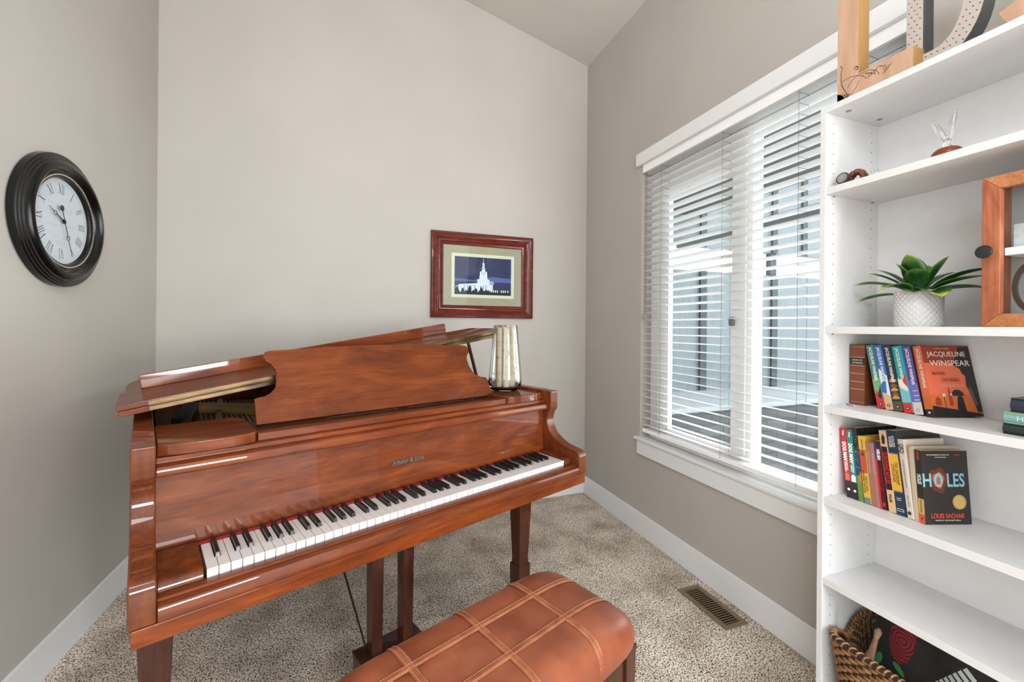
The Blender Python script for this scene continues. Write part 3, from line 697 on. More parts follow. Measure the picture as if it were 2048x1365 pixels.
for x in (XF+.05, XBK-.06):
    PB(MB().lathe([(0, -.0012), (.0075, -.0012), (.0075, -.0001), (0, -.0001)], 20, M=Matrix.Translation((x, YI-.035, TOPZ-.019))), 'cam_cover', mat('cam_grey', (140, 138, 134), .5), smooth=True)
pin = MB(); pin.tube([(1.445, .893, SH[4][1]+.0032), (1.457, .888, SH[4][1]+.0032)], .003, 8); pin.box(1.449, 1.462, .872, .884, SH[4][1]+.0004, SH[4][1]+.004)
tag(pin.build('loose_shelf_pin', CG, None, smooth=True), 'tiny clear plastic shelf pin lying loose left of the brown leather book', 'shelf pin')
# ------------------------------------------------------------------ books
PGS = noisy('page_edges', (226, 216, 196), (206, 194, 172), 200, .9, (1, 1, 1))
def cm(rgb, rough=.45): return mat('cover_%d_%d_%d' % rgb, rgb, rough, coat=.15)
def book(label, loc, w, d, h, lean=0, yaw=0, cover=(90, 40, 20), spine=None, deco=None, side=None, hard=False, group=None, extra_mats=()):
    """book standing with its spine to the room; local x = thickness to the right, y = into the shelf, z = up"""
    t = thing('book', label, 'book', loc, 0, group)
    ex = Vector((0, -1, 0)); ey = Vector((1, 0, 0)); ez = Vector((0, 0, 1))
    M = Matrix(((ex.x, ey.x, ez.x, 0), (ex.y, ey.y, ez.y, 0), (ex.z, ey.z, ez.z, 0), (0, 0, 0, 1)))
    t.matrix_world = Matrix.Translation(loc) @ Matrix.Rotation(-yaw, 4, 'Z') @ M @ Matrix.Rotation(-lean, 4, 'Y')
    mats = [cm(cover)]+[cm(c) for c in extra_mats]
    c = .0022 if hard else .0006; ov = .003 if hard else .0004
    b = MB(); b.box(0, c, 0, d, 0, h); b.box(w-c, w, 0, d, 0, h); b.box(c, w-c, 0, c, 0, h)
    if deco: deco(b, w, d, h)
    b.build('cover', mats, t, bevel=.0006 if not hard else .0012)
    MB().box(c, w-c, c, d-ov-.001, ov, h-ov).build('pages', PGS, t)
    return t
def patch(b, x0, x1, z0, z1, mi, lift=.0003): b.box(x0, x1, -lift, 0, z0, z1, mi)
def stxt(b, s, x, z, size, mi, squash=1, bold=.01, align='CENTER', lift=.0004, depth=.0003): b.text(s, (x, -lift, z), (0, 0, -1), (1, 0, 0), size, mi, align, depth, squash, bold)
def spoly(b, pts, mi, lift=.0004): b.add([(x, -lift, z) for x, z in pts], [tuple(range(len(pts)))], mi)
def fpoly(b, w, pts, mi, lift=.0004): b.add([(w+lift, y, z) for y, z in pts], [tuple(range(len(pts)))], mi)
def ftxt(b, s, w, y, z, size, mi, squash=1, bold=.005, align='CENTER', lift=.0004): b.text(s, (w+lift, y, z), (0, 1, 0), (0, 0, 1), size, mi, align, .0003, squash, bold)
def disc(b, cx, cz, r, mi, lift=.0005, n=16): spoly(b, [(cx+r*cos(2*pi*k/n), cz+r*sin(2*pi*k/n)) for k in range(n)], mi, lift)
def fdisc(b, w, cy, cz, r, mi, lift=.0006, n=28): fpoly(b, w, [(cy+r*cos(2*pi*k/n), cz+r*sin(2*pi*k/n)) for k in range(n)], mi, lift)
Z4 = SH[4][1]+.0004; Z5 = SH[5][1]+.0004
# upper row: brown leather volume
def d_brown(b, w, d, h):
    for z in (.008, .050, .074, .100, .126, .152, .184): 
        if z in (.008, .184): patch(b, .002, w-.002, z, z+.0016, 1)
        else: b.tube([(.0, -.0005, z), (w, -.0005, z)], .0016, 6, 1 if z != .0 else 0)
    patch(b, .0005, w-.0005, .128, .150, 2, .0008)
    b.text('BOOK OF', (w/2, -.0009, .1432), (1, 0, 0), (0, 0, 1), .0048, 3, depth=.0003, bold=.02); b.text('MORMON', (w/2, -.0009, .1345), (1, 0, 0), (0, 0, 1), .0048, 3, depth=.0003, bold=.02)
book('thick brown leather book with gilt spine bands and black title label', (1.497, .9085, Z4), .042, .142, .1925, 0, 0, (112, 56, 32), deco=d_brown, hard=True, extra_mats=((170, 128, 96), (16, 16, 18), (200, 186, 140)))
jw = 'JACQUELINE WINSPEAR'
def d_w(kind):
    def f(b, w, d, h):
        tz = h*.36+.005
        stxt(b, jw, w*.5, h*.70, .0088, 1, .80, .012)
        if kind == 0:
            spoly(b, [(0, .012), (w, .012), (w, .09), (w*.5, .10), (0, .085)], 2); spoly(b, [(0, 0), (w, 0), (w, .030), (w*.3, .055), (0, .04)], 3, .0006); spoly(b, [(w*.3, .035), (w*.9, .028), (w*.95, .07)], 4, .0008)
        if kind == 1:
            spoly(b, [(0, .0), (w, .0), (w, .045), (0, .052)], 2); spoly(b, [(w*.55, .045), (w, .04), (w, .10), (w*.8, .105), (w*.7, .075)], 3, .0006); spoly(b, [(0, .075), (w*.35, .085), (w*.4, .115), (w*.1, .125), (0, .11)], 3, .0006)
        if kind == 2:
            for z, q in ((.085, 2), (.070, 3), (.058, 2), (.045, 3), (.035, 2)): spoly(b, [(w*.1, z), (w*.9, z), (w*.9, z+.006), (w*.5, z+.012), (w*.1, z+.006)], q)
            patch(b, 0, w, 0, .028, 4)
        if kind == 3:
            spoly(b, [(0, .03), (w, .03), (w, .07), (0, .09)], 2); spoly(b, [(0, .075), (w*.9, .06), (w, .085), (0, .10)], 3, .0006); patch(b, 0, w, 0, .028, 4); spoly(b, [(w*.5, .09), (w, .07), (w, .115)], 4, .0008)
        if kind == 4:
            patch(b, 0, w, 0, .035, 2); spoly(b, [(0, .035), (w, .035), (w, .085), (0, .10)], 3)
            for z in (.04, .052, .066): b.box(w*.3, w*.9, -.0008, 0, z, z+.0015, 1)
            fpoly(b, w, [(.0, 0), (d, 0), (d, h), (0, h)], 4); ftxt(b, 'JA', w, .018, h*.80, .013, 5); ftxt(b, 'W', w, .018, h*.69, .014, 5); ftxt(b, 'PE', w, .02, h*.55, .009, 5)
        disc(b, w*.5, .013, .0045, 6 if kind < 4 else 5, .0009); disc(b, w*.5, .013, .002, 1, .0011)
    return f
lab = ['slim teal-green paperback with red foot leaning next to the brown leather book', 'blue paperback spine with white clouds and tan foot in the upper book row', 'black paperback spine with glowing orange lights in the upper book row', 'turquoise paperback spine with red foot in the upper book row', 'violet paperback spine beside the orange-covered book in the upper row']
cov = [(58, 118, 116), (46, 104, 180), (28, 38, 42), (38, 158, 164), (84, 76, 146)]
xm = [((238, 238, 232), (110, 162, 110), (186, 40, 44), (36, 32, 34), (30, 30, 32), (20, 20, 20)),
      ((238, 238, 232), (214, 170, 122), (214, 222, 232), (30, 30, 32), (30, 30, 32), (20, 20, 20)),
      ((238, 238, 232), (196, 140, 70), (120, 84, 46), (86, 78, 42), (30, 30, 32), (20, 20, 20)),
      ((238, 238, 232), (120, 184, 190), (222, 222, 214), (206, 56, 52), (30, 30, 32), (20, 20, 20)),
      ((238, 238, 232), (210, 200, 190), (110, 104, 176), (26, 26, 34), (150, 150, 156), (20, 20, 20))]
y = .8270
for k in range(5):
    wk = (.0215, .0215, .0245, .0245, .0235)[k]
    book(lab[k], (1.492-.002*k, y, Z4), wk, .132, .194, R_(11.4), R_(8+1.2*k), cov[k], deco=d_w(k), group='leaning paperbacks, upper row', extra_mats=xm[k]); y -= wk*1.022+.0002
def d_last(b, w, d, h):
    stxt(b, jw, w*.5, h*.68, .0092, 1, .82, .012); patch(b, 0, w, 0, .02, 3); patch(b, 0, w, .02, .055, 4, .0002)
    disc(b, w*.5, .011, .003, 1, .0008)
    fpoly(b, w, [(0, 0), (d, 0), (d, h*.30), (0, h*.30)], 4, .0002); fpoly(b, w, [(0, h*.75), (d, h*.75), (d, h), (0, h)], 2, .0002)
    fpoly(b, w, [(0, 0), (d, 0), (d, .008), (d*.35, .022), (0, .03)], 3, .0005)
    sil = [(d*.60, h*.72), (d*.78, h*.98), (d, h*.98), (d, .012), (d*.90, .012), (d*.84, h*.34), (d*.78, h*.42), (d*.80, h*.56), (d*.74, h*.60), (d*.72, h*.66)]
    fpoly(b, w, sil, 3, .0006); fpoly(b, w, [(d*.80, h*.38), (d*.86, h*.42), (d*.94, .03), (d*.88, .03)], 5, .0008)
    um = [(d*.56+.019*cos(a), h*.285+.017*sin(a)) for a in [pi*k/12 for k in range(13)]]; fpoly(b, w, um, 3, .0006)
    fpoly(b, w, [(d*.50, .02), (d*.68, .012), (d*.66, .05), (d*.60, .062), (d*.54, .05)], 3, .0007)
    b.box(w, w+.0008, d*.27, d*.28, .024, .058, 3); fdisc(b, w, d*.275, .058, .0045, 1); fdisc(b, w, d*.43, .060, .0035, 1)
    fpoly(b, w, [(d*.08, .03), (d*.2, .03), (d*.2, .045), (d*.14, .055), (d*.08, .045)], 2, .0004); fpoly(b, w, [(d*.36, .03), (d*.44, .03), (d*.43, .06), (d*.40, .085), (d*.37, .06)], 2, .0004)
    ftxt(b, 'JACQUELINE', w, d*.49, h*.865, .0145, 1, 1.0, 0, lift=.0009); ftxt(b, 'WINSPEAR', w, d*.53, h*.745, .0165, 1, 1.08, 0, lift=.0009)
    ftxt(b, 'MAISIE', w, d*.26, h*.60, .009, 2, 1.1, lift=.0009); ftxt(b, 'DOBBS', w, d*.48, h*.51, .010, 2, 1.2, lift=.0009)
    ftxt(b, 'A NOVEL OF SUSPENSE', w, d*.42, h*.955, .003, 6, lift=.0009)
    for q in (.435, .415): b.box(w, w+.0009, d*.22, d*.74, h*q, h*q+.0008, 6)
book('paperback with an orange cover of dark silhouettes facing out, last of the upper row', (1.481, y-.003, Z4), .0225, .142, .197, R_(12.0), R_(17), (214, 104, 70), deco=d_last, group=None,
     extra_mats=((226, 216, 204), (140, 56, 36), (30, 28, 30), (196, 100, 48), (84, 80, 88), (200, 180, 160)))
# stack of three at the right
def flat(label, y0, ln, z0, th, cover, mats, deco, xf=1.42, dep=.15):
    t = thing('book', label, 'book', (xf, y0, z0)); b = MB(); L = ln; c = .0022
    # local: x = -Y (reading right), y = into shelf, z up
    t.matrix_world = Matrix.Translation((xf, y0, z0)) @ Matrix(((0, 1, 0, 0), (-1, 0, 0, 0), (0, 0, 1, 0), (0, 0, 0, 1)))
    b.box(0, L, 0, dep, 0, c); b.box(0, L, 0, dep, th-c, th)
    n = 8; pr = [(0.004-.006*sin(pi*k/n), c*.4+(th-.8*c)*k/n) for k in range(n+1)]
    b.prism(pr+[(.007, th-.4*c), (.007, .4*c)], 0, L, 'x'); deco(b, L, th)
    b.build('cover', [cm(cover)]+[cm(q) for q in mats], t, bevel=.0008)
    MB().box(.003, L-.003, .008, dep-.004, c, th-c).build('pages', PGS, t)
def dk1(b, L, t): b.box(.040, .052, -.0027, 0, .003, t-.003, 1)
def dk2(b, L, t): b.text('Heartland', (.022, -.0026, t*.5), (1, 0, 0), (0, 0, 1), .012, 1, 'LEFT', .0004); b.box(.002, L-.002, -.0015, 0, t-.004, t-.003, 2)
def dk3(b, L, t):
    for k in range(4):
        zz = .004+k*.0075; b.add([(.030, -.0027, zz+.002), (.038, -.0027, zz), (.050, -.0027, zz+.003), (.050, -.0027, zz+.005), (.038, -.0027, zz+.006)], [(0, 1, 2, 3, 4)], 1)
flat('dark green hardback with gold band, bottom of the small stack at the shelf edge', .535, .21, Z4, .0255, (38, 44, 38), ((168, 148, 78),), dk1)
flat('pale sea-green hardback in the middle of the small lying stack', .533, .20, Z4+.0258, .0265, (122, 164, 156), ((188, 212, 204), (196, 190, 140)), dk2)
flat('navy hardback with pale leaf pattern, top of the small lying stack', .523, .19, Z4+.0526, .0325, (38, 46, 60), ((206, 208, 176),), dk3)
# lower row
def d_dog(top, mid, sub):
    def f(b, w, d, h):
        patch(b, 0, w, h*.72, h, 1, .0002); patch(b, 0, w, 0, h*.24, 2, .0003)
        stxt(b, 'Pilkey', w*.5, h*.93, .0052, 3, 1, .03); stxt(b, 'DOG MAN', w*.5, h*.665, .0105, 3, .85, .05)
        stxt(b, sub[0], w*.66, h*.455, .0042, 3, .9, .03); stxt(b, sub[1], w*.34, h*.44, .0042, 3, .9, .03)
        spoly(b, [(w*.1, h*.25), (w*.9, h*.25), (w*.9, h*.33), (w*.5, h*.36), (w*.1, h*.33)], 4); disc(b, w*.5, h*.12, .004, 3)
    return f
def d_star(b, w, d, h):
    patch(b, 0, w, 0, h*.35, 2, .0002); rd = random.Random(1)
    patch(b, 0, w, h*.35, h*.7, 1, .0002)
    for _ in range(22): disc(b, w*rd.random()*.9+w*.05, h*(.45+.5*rd.random()), .0008, 3, .0005, 6)
    spoly(b, [(w*.4, h*.26), (w, h*.28), (w, h*.42), (w*.6, h*.36)], 4)
    for k in range(5): fpoly(b, w, [(.02+.022*k, h*.962), (.03+.022*k, h*.962), (.028+.022*k, h*.975), (.022+.022*k, h*.975)], 5)
def d_yel(b, w, d, h):
    patch(b, 0, w, 0, h*.09, 3, .0002); patch(b, 0, w, h*.45, h*.8, 2, .0002); spoly(b, [(w*.2, h*.72), (w*.8, h*.70), (w*.6, h*.78)], 4)
    stxt(b, 'THE BOY WHO', w*.68, h*.30, .0058, 5, .8, 0); stxt(b, 'HARNESSED THE WIND', w*.30, h*.32, .0058, 5, .8, 0)
    stxt(b, 'KAMKWAMBA', w*.6, h*.88, .004, 5, .8, 0)
def d_faith(b, w, d, h): stxt(b, 'TRUE TO THE FAITH', w*.5, h*.68, .0052, 1, .95, 0)
def d_niel(b, w, d, h):
    patch(b, 0, w*.28, h*.72, h, 1); patch(b, 0, w*.28, 0, h*.72, 2); stxt(b, 'NIELSEN', w*.62, h*.80, .0085, 3, .72, .04); stxt(b, 'NAVIGATOR', w*.62, h*.42, .0105, 4, .75, .03)
    patch(b, w*.45, w*.8, h*.05, h*.10, 2)
def d_surv(b, w, d, h):
    patch(b, 0, w, h*.80, h*.97, 1, .0002); spoly(b, [(w*.25, h*.90), (w*.5, h*.96), (w*.8, h*.92), (w*.7, h*.83), (w*.3, h*.83)], 3)
    patch(b, 0.001, w-.001, h*.27, h*.80, 2); stxt(b, 'SURVIVING HITLER', w*.5, h*.535, .0125, 4, .62, .02, lift=.0006); stxt(b, 'PALM', w*.5, h*.17, .0075, 3, .9, .02)
def d_lead(b, w, d, h):
    patch(b, 0, w, h*.28, h*.72, 1); patch(b, 0, w, h*.72, h*.735, 4); patch(b, 0, w, h*.262, h*.277, 4)
    stxt(b, 'KOUZES', w*.68, h*.87, .0072, 2, .85, .01); stxt(b, 'POSNER', w*.32, h*.86, .0072, 2, .85, .01)
    stxt(b, 'THE LEADERSHIP', w*.68, h*.49, .0078, 3, .78, -.005, lift=.0006); stxt(b, 'CHALLENGE', w*.30, h*.49, .0078, 3, .85, -.005, lift=.0006)
    b.text('Seventh', (w*.5, -.0005, h*.2), (1, 0, 0), (0, 0, 1), .0028, 2); b.text('Edition', (w*.5, -.0005, h*.178), (1, 0, 0), (0, 0, 1), .0028, 2)
    patch(b, w*.12, w*.88, h*.045, h*.075, 2); patch(b, w*.16, w*.84, h*.051, h*.069, 0, .0006)
    fpoly(b, w, [(0, 0), (d, 0), (d, h), (0, h)], 5, .0003)
def d_qbq(b, w, d, h):
    stxt(b, 'QBQ!', w*.5, h*.88, .0115, 1, .7, .02); stxt(b, 'THE QUESTION BEHIND THE QUESTION', w*.5, h*.56, .0042, 3, .75, 0); stxt(b, 'JOHN G. MILLER', w*.5, h*.22, .0042, 3, .75, 0); disc(b, w*.45, h*.07, .0048, 2)
    fdisc(b, w, .038, h*.82, .019, 4); fpoly(b, w, [(.03, h*.70), (.06, h*.72), (.08, h*.5), (.06, h*.3), (.035, h*.40), (.02, h*.58)], 2, .0007)
    ftxt(b, 'Practicing', w, .10, h*.905, .0045, 3, 1)
def d_plain(b, w, d, h): ftxt(b, 'Personal Accountability', w, .08, h*.93, .003, 1, 1)
def d_holes(b, w, d, h):
    stxt(b, 'SACHAR', w*.5, h*.92, .006, 2, .7, .03); stxt(b, 'HOLES', w*.5, h*.60, .0105, 1, .62, .04); patch(b, 0, w, h*.125, h*.335, 4); patch(b, 0, w, 0, h*.125, 5)
    stxt(b, 'YEARLING NEWBERY', w*.5, h*.23, .0034, 6, .8, 0); spoly(b, [(w*.3, h*.05), (w*.7, h*.06), (w*.6, h*.09)], 6, .0006)
    ftxt(b, '20TH ANNIVERSARY EDITION OF', w, d*.36, h*.945, .0033, 1, .95); ftxt(b, 'HOLES', w, d*.77, h*.945, .0033, 2, 1.3); ftxt(b, 'WITH BONUS MATERIALS', w, d*.42, h*.912, .0023, 1, .9)
    gl_ = [(d*.34+.026*cos(a)*(1+.15*sin(3*a)), h*.60+.034*sin(a)*(1+.12*cos(5*a))) for a in [2*pi*k/30 for k in range(30)]]
    fpoly(b, w, gl_, 7, .0004); fpoly(b, w, [(d*.34+(y-d*.34)*.62, h*.6+(z-h*.6)*.62) for y, z in gl_], 8, .0006)
    ftxt(b, 'H', w, d*.09, h*.60, .036, 9, .78, .02, lift=.0010); ftxt(b, 'LES', w, d*.71, h*.60, .036, 9, .72, .02, lift=.0010)
    oo = [(d*.335+.0125*cos(a), h*.60+.0185*sin(a)) for a in [2*pi*k/24 for k in range(24)]]; fpoly(b, w, oo, 9, .0010)
    fpoly(b, w, [(d*.335-.006, h*.60-.012), (d*.335+.006, h*.60-.012), (d*.335+.005, h*.6+.004), (d*.335, h*.6+.012), (d*.335-.005, h*.6+.004)], 8, .0014)
    fdisc(b, w, d*.76, h*.30, .0195, 10, .0008); fdisc(b, w, d*.76, h*.30, .0155, 11, .0010)
    ftxt(b, 'LOUIS SACHAR', w, d*.49, h*.115, .0125, 2, .80, .02); ftxt(b, 'WINNER OF THE NEWBERY MEDAL', w, d*.49, h*.055, .003, 1, 1.1)
X5 = 1.452
rows = [('red comic paperback spine with white lettering, leftmost in the lower book row', .890, .0185, .150, .214, 6.5, 3, (190, 36, 52), d_dog(0, 0, ('GRIME AND', 'PUNISHMENT')), ((190, 36, 52), (26, 30, 40), (240, 238, 232), (206, 110, 76))),
        ('teal comic paperback spine with white lettering next to the red one in the lower row', .871, .0185, .150, .212, 6.5, 4, (36, 130, 116), d_dog(0, 0, ('MOTHERING', 'HEIGHTS')), ((36, 130, 116), (30, 30, 30), (240, 238, 232), (232, 228, 224))),
        ('tall dark starry-blue children\'s book behind the teal comic in the lower row', .852, .0150, .170, .222, 6.5, 5, (18, 26, 34), d_star, ((20, 62, 92), (110, 132, 50), (230, 234, 236), (200, 120, 50), (90, 92, 84))),
        ('yellow paperback with a small windmill sketch on its spine in the lower row', .8365, .0205, .145, .201, 6.5, 6, (214, 172, 62), d_yel, ((216, 192, 130), (178, 84, 44), (110, 130, 110), (70, 56, 36))),
        ('slim dusty pink booklet, left one of the two alike in the lower row', .8155, .0120, .140, .188, 6.5, 6, (158, 108, 98), d_faith, ((206, 176, 166),)),
        ('slim dusty pink booklet, right one of the two alike in the lower row', .8030, .0120, .140, .188, 6.5, 6, (168, 116, 104), d_faith, ((206, 176, 166),)),
        ('dark maroon paperback with blue and red stripe in the lower row', .7905, .0180, .140, .197, 6.5, 6, (66, 22, 28), d_niel, ((50, 56, 130), (204, 42, 58), (236, 232, 228), (130, 26, 36))),
        ('beige paperback with a black title panel and red letters in the lower row', .772, .0195, .150, .232, 7.5, 6, (216, 178, 136), d_surv, ((214, 180, 142), (40, 26, 28), (40, 34, 30), (196, 36, 44))),
        ('thick navy and yellow hardback in the lower row', .7515, .0255, .170, .236, 7.5, 7, (34, 54, 74), d_lead, ((222, 170, 52), (222, 224, 226), (60, 46, 20), (60, 96, 140), (44, 46, 46))),
        ('cream paperback with gold seal on its front, right of the navy and yellow hardback', .7235, .0165, .135, .217, 8, 12, (214, 202, 190), d_qbq, ((60, 64, 80), (36, 40, 44), (130, 134, 142), (174, 140, 72))),
        ('thin beige paperback squeezed behind the black covered book in the lower row', .705, .0100, .140, .203, 6, 16, (198, 180, 156), d_plain, ((120, 110, 100),)),
        ('black paperback with big pale blue title and gold seal facing out, lower row', .694, .0180, .131, .196, 4.5, 18, (38, 34, 32), d_holes, ((222, 216, 206), (206, 76, 44), (60, 50, 40), (206, 170, 96), (214, 88, 52), (40, 32, 26), (92, 48, 28), (176, 96, 56), (132, 180, 196), (176, 148, 84), (192, 164, 96)))]
def pack(prev, ln, h, gap=.0003):
    if prev is None: return None
    r0, w, l, hh, yw_ = prev; l2 = R_(ln); l = R_(l); best = -9
    rb = r0+w*cos(l)/cos(yw_)+.0004; zb = w*sin(l); zt = zb+hh*cos(l)
    for k in range(30):
        z = zb+(min(zt, h*cos(l2))-zb)*k/29; best = max(best, rb-(z-zb)*math.tan(l)+z*math.tan(l2))
    return best+gap
prev = None
for (lb, y, w, d, h, ln, yw, cv, dc, mm_) in rows:
    w *= .9
    q = pack(prev, ln, h)
    r0 = -.887 if q is None else q*1.0
    y = -r0; prev = (r0, w, ln, h, R_(yw))
    book(lb, (X5, y, Z5), w, d, h, R_(ln), R_(yw), cv, deco=dc, hard=False, group='books in the lower row', extra_mats=mm_)
# ------------------------------------------------------------------ potted plant
Z3 = SH[3][1]+.0002
pl = thing('potted_plant', 'leafy green plant with yellow-tipped leaves in a white quilted pot on the shelf', 'plant', (1.515, .742, Z3))
POT = bpy.data.materials.new('quilted_white_ceramic'); POT.use_nodes = True; pb = POT.node_tree.nodes['Principled BSDF']; pb.inputs['Base Color'].default_value = (*lin((205, 205, 204)), 1); pb.inputs['Roughness'].default_value = .4
b = MB()
NU, NV = 144, 40
vs = []; fs = []
for j in range(NV+1):
    z = .104*j/NV
    for i in range(NU):
        a = 2*pi*i/NU; p1 = abs(((i/NU*24+z*62) % 1)-.5)*2; p2 = abs(((i/NU*24-z*62) % 1)-.5)*2
        g = min(p1, p2); e = .0028*min(1, g*2.0)*(1 if .004 < z < .100 else .2)
        r = .0515+.0012*(z/.104)+e-.0018; vs.append((r*cos(a), r*sin(a), z))
for j in range(NV):
    for i in range(NU):
        l = (i+1) % NU; fs.append((j*NU+i, j*NU+l, (j+1)*NU+l, (j+1)*NU+i))
b.add(vs, fs)
b.lathe([(.0515, .104), (.048, .104), (.047, .088), (0, .088)], 48); b.lathe([(0, 0), (.0503, 0)], 48)
b.build('pot', POT, pl, smooth=True, ang=60)
MB().lathe([(.046, .0885), (.03, .094), (0, .096)], 24).build('soil', mat('soil_brown', (58, 50, 40), .95), pl)
LEAF = bpy.data.materials.new('variegated_leaf'); LEAF.use_nodes = True; lb_ = LEAF.node_tree.nodes['Principled BSDF']; lb_.inputs['Roughness'].default_value = .33
at = nd(LEAF, 'ShaderNodeAttribute'); at.attribute_name = 'edge'; nz = nd(LEAF, 'ShaderNodeTexNoise'); nz.inputs['Scale'].default_value = 35
ad = nd(LEAF, 'ShaderNodeMath', operation='ADD'); ml = nd(LEAF, 'ShaderNodeMath', operation='MULTIPLY'); ml.inputs[1].default_value = .35
tcl = nd(LEAF, 'ShaderNodeTexCoord'); lk(LEAF, tcl.outputs['Object'], nz.inputs['Vector'])
lk(LEAF, nz.outputs['Fac'], ml.inputs[0]); lk(LEAF, at.outputs['Fac'], ad.inputs[0]); lk(LEAF, ml.outputs[0], ad.inputs[1])
rl = ramp(LEAF, [(.20, (24, 62, 26)), (.42, (48, 96, 36)), (.80, (112, 136, 44)), (1.0, (196, 190, 76))]); lk(LEAF, ad.outputs[0], rl.inputs[0]); lk(LEAF, rl.outputs[0], lb_.inputs['Base Color'])
def leaf(az, elev, droop, L, Wd, yel=.5, roll_=0, z0=.090, r0=.006):
    Wd *= 1.4; yel *= 1.25
    """az: direction in world xy, bends from elev by droop over its length"""
    n, mseg = 12, 4; pts = []; p = Vector((r0*cos(az), r0*sin(az), z0)); e = elev
    vs = []; ed = []
    side = Vector((-sin(az), cos(az), 0))
    for i in range(n+1):
        t = i/n; d = Vector((cos(az)*cos(e), sin(az)*cos(e), sin(e)))
        if i: p = p+d*(L/n); e -= droop/n
        nrm = side.cross(d).normalized()*-1
        w = Wd*(max(0, sin(pi*min(1, t**1.25*.985+.015))**.8))*(.28+.72*min(1, t*3)) if t < 1 else 0
        sd = (side*cos(roll_)+nrm*sin(roll_))
        for k in range(-mseg//2, mseg//2+1):
            q = k/(mseg/2); vs.append(tuple(p+sd*(q*w)+nrm*(abs(q)*w*.30)+nrm*-.0004)); ed.append(max(abs(q)**4*.35*yel, max(0, t-.72)/.28*yel)+.04)
    fs = []; m_ = mseg+1
    for i in range(n):
        for k in range(mseg): fs.append((i*m_+k, i*m_+k+1, (i+1)*m_+k+1, (i+1)*m_+k))
    me = bpy.data.meshes.new('leaf'); me.from_pydata(vs, [], fs); me.materials.append(LEAF)
    me.polygons.foreach_set('use_smooth', [True]*len(fs)); a_ = me.attributes.new('edge', 'FLOAT', 'POINT'); a_.data.foreach_set('value', ed)
    o = bpy.data.objects.new('leaf', me); COL.objects.link(o); o.parent = pl; so = o.modifiers.new('Solid', 'SOLIDIFY'); so.thickness = .0007
    return o
# azimuths: -90deg = +right in the picture (towards -Y), 90deg = left, 180 = towards the room
for a in [(96, 38, 50, .165, .017, .9), (110, 52, 38, .135, .013, .8), (86, 56, 34, .140, .011, .7), (100, 12, 40, .15, .014, 1.0), (-88, 40, 38, .165, .015, .5), (-96, 30, 30, .150, .015, .6),
          (-80, 20, 32, .135, .020, .5), (-100, 66, 20, .125, .012, .7), (-130, 22, 60, .110, .027, 1.0), (150, 48, 80, .100, .022, 1.1), (170, 78, 10, .125, .025, .6), (120, 74, 16, .108, .020, .8),
          (-160, 70, 40, .095, .019, .4), (40, 60, 40, .10, .018, .4), (-40, 60, 40, .10, .018, .4), (200, 30, 60, .085, .022, .5), (0, 75, 20, .10, .02, .5)]:
    leaf(R_(a[0]), R_(a[1]), R_(a[2]), a[3], a[4], a[5])
b = MB()
for k in range(9): a = k*.7; b.tube([(0.008*cos(a), .008*sin(a), .088), (.012*cos(a), .012*sin(a), .112)], .003, 6)
b.build('stem', mat('stem_green', (70, 84, 48), .6), pl, smooth=True)
# ------------------------------------------------------------------ wooden shadow box with knob
OAK = wood('alder_frame', (146, 84, 56), (170, 104, 74), (186, 122, 90), 2, .4, .15, 1.2)
OAKH = wood('alder_rail', (160, 100, 62), (182, 122, 80), (196, 136, 94), 0, .4, .15, 1.2)
sb = thing('shadow_box', 'reddish wooden shadow box with dark round knob, right of the potted plant', 'display box', (1.43, .42, Z3))
sx0, sx1, sy0, sy1, sh = -.030, .075, -.155, .145, .355; fw = .031
b = MB(); rz = [(sy0, 0), (sy1, 0), (sy1, sh), (sy0, sh)]
for pts in ([(sy1, 0), (sy1, sh), (sy1-fw, sh-fw), (sy1-fw, fw)], [(sy0, 0), (sy0+fw, fw), (sy0+fw, sh-fw), (sy0, sh)]): MB().prism(pts, sx0, sx0+.018, 'x').build('door_stile', OAK, sb, bevel=.0015)
b = MB()
for pts in ([(sy1, 0), (sy1-fw, fw), (sy0+fw, fw), (sy0, 0)], [(sy1, sh), (sy0, sh), (sy0+fw, sh-fw), (sy1-fw, sh-fw)]): MB().prism(pts, sx0, sx0+.018, 'x').build('door_rail', OAKH, sb, bevel=.0015)
b = MB(); b.box(sx0+.019, sx1, sy1-.012, sy1, 0, sh); b.box(sx0+.019, sx1, sy0, sy0+.012, 0, sh); b.box(sx0+.019, sx1, sy0+.012, sy1-.012, 0, .012); b.box(sx0+.019, sx1, sy0+.012, sy1-.012, sh-.012, sh)
b.build('case', OAK, sb)
MB().box(sx1-.004, sx1, sy0+.012, sy1-.012, .012, sh-.012).build('backing', mat('grey_backing', (176, 176, 178), .7), sb)
MB().box(sx0+.022, sx1-.005, sy0+.013, sy1-.030, .168, .186).build('inner_shelf', VINYL, sb, bevel=.001)
MB().box(sx0+.035, sx0+.038, -.03, .105, .187, .24).build('photo_card', noisy('faded_photo', (206, 206, 206), (172, 172, 174), 30, .5), sb)
b = MB(); Mo = Matrix.Translation((sx0+.03, .072, .092)) @ Matrix.Rotation(R_(90), 4, 'Y') @ Matrix.Scale(1.75, 4, (1, 0, 0))
b.lathe([(.034, 0), (.034, .008), (.027, .010), (.026, 0)], 40, M=Mo, closed=True); b.build('oval_frame', DWOOD, sb, smooth=True)
MB().box(sx0+.019, sx0+.0205, sy0+.028, sy1-.028, .028, sh-.028).build('glass', GLASS, sb)
b = MB(); Mk = Matrix.Translation((sx0, sy1-.014, .176)) @ Matrix.Rotation(R_(-90), 4, 'Y')
b.lathe([(0, 0), (.005, 0), (.004, .012), (.006, .018), (.0145, .022), (.0155, .026), (.0135, .030), (0, .031)], 32, M=Mk); b.build('knob', mat('dark_bronze', (44, 46, 46), .5, .3), sb, smooth=True)
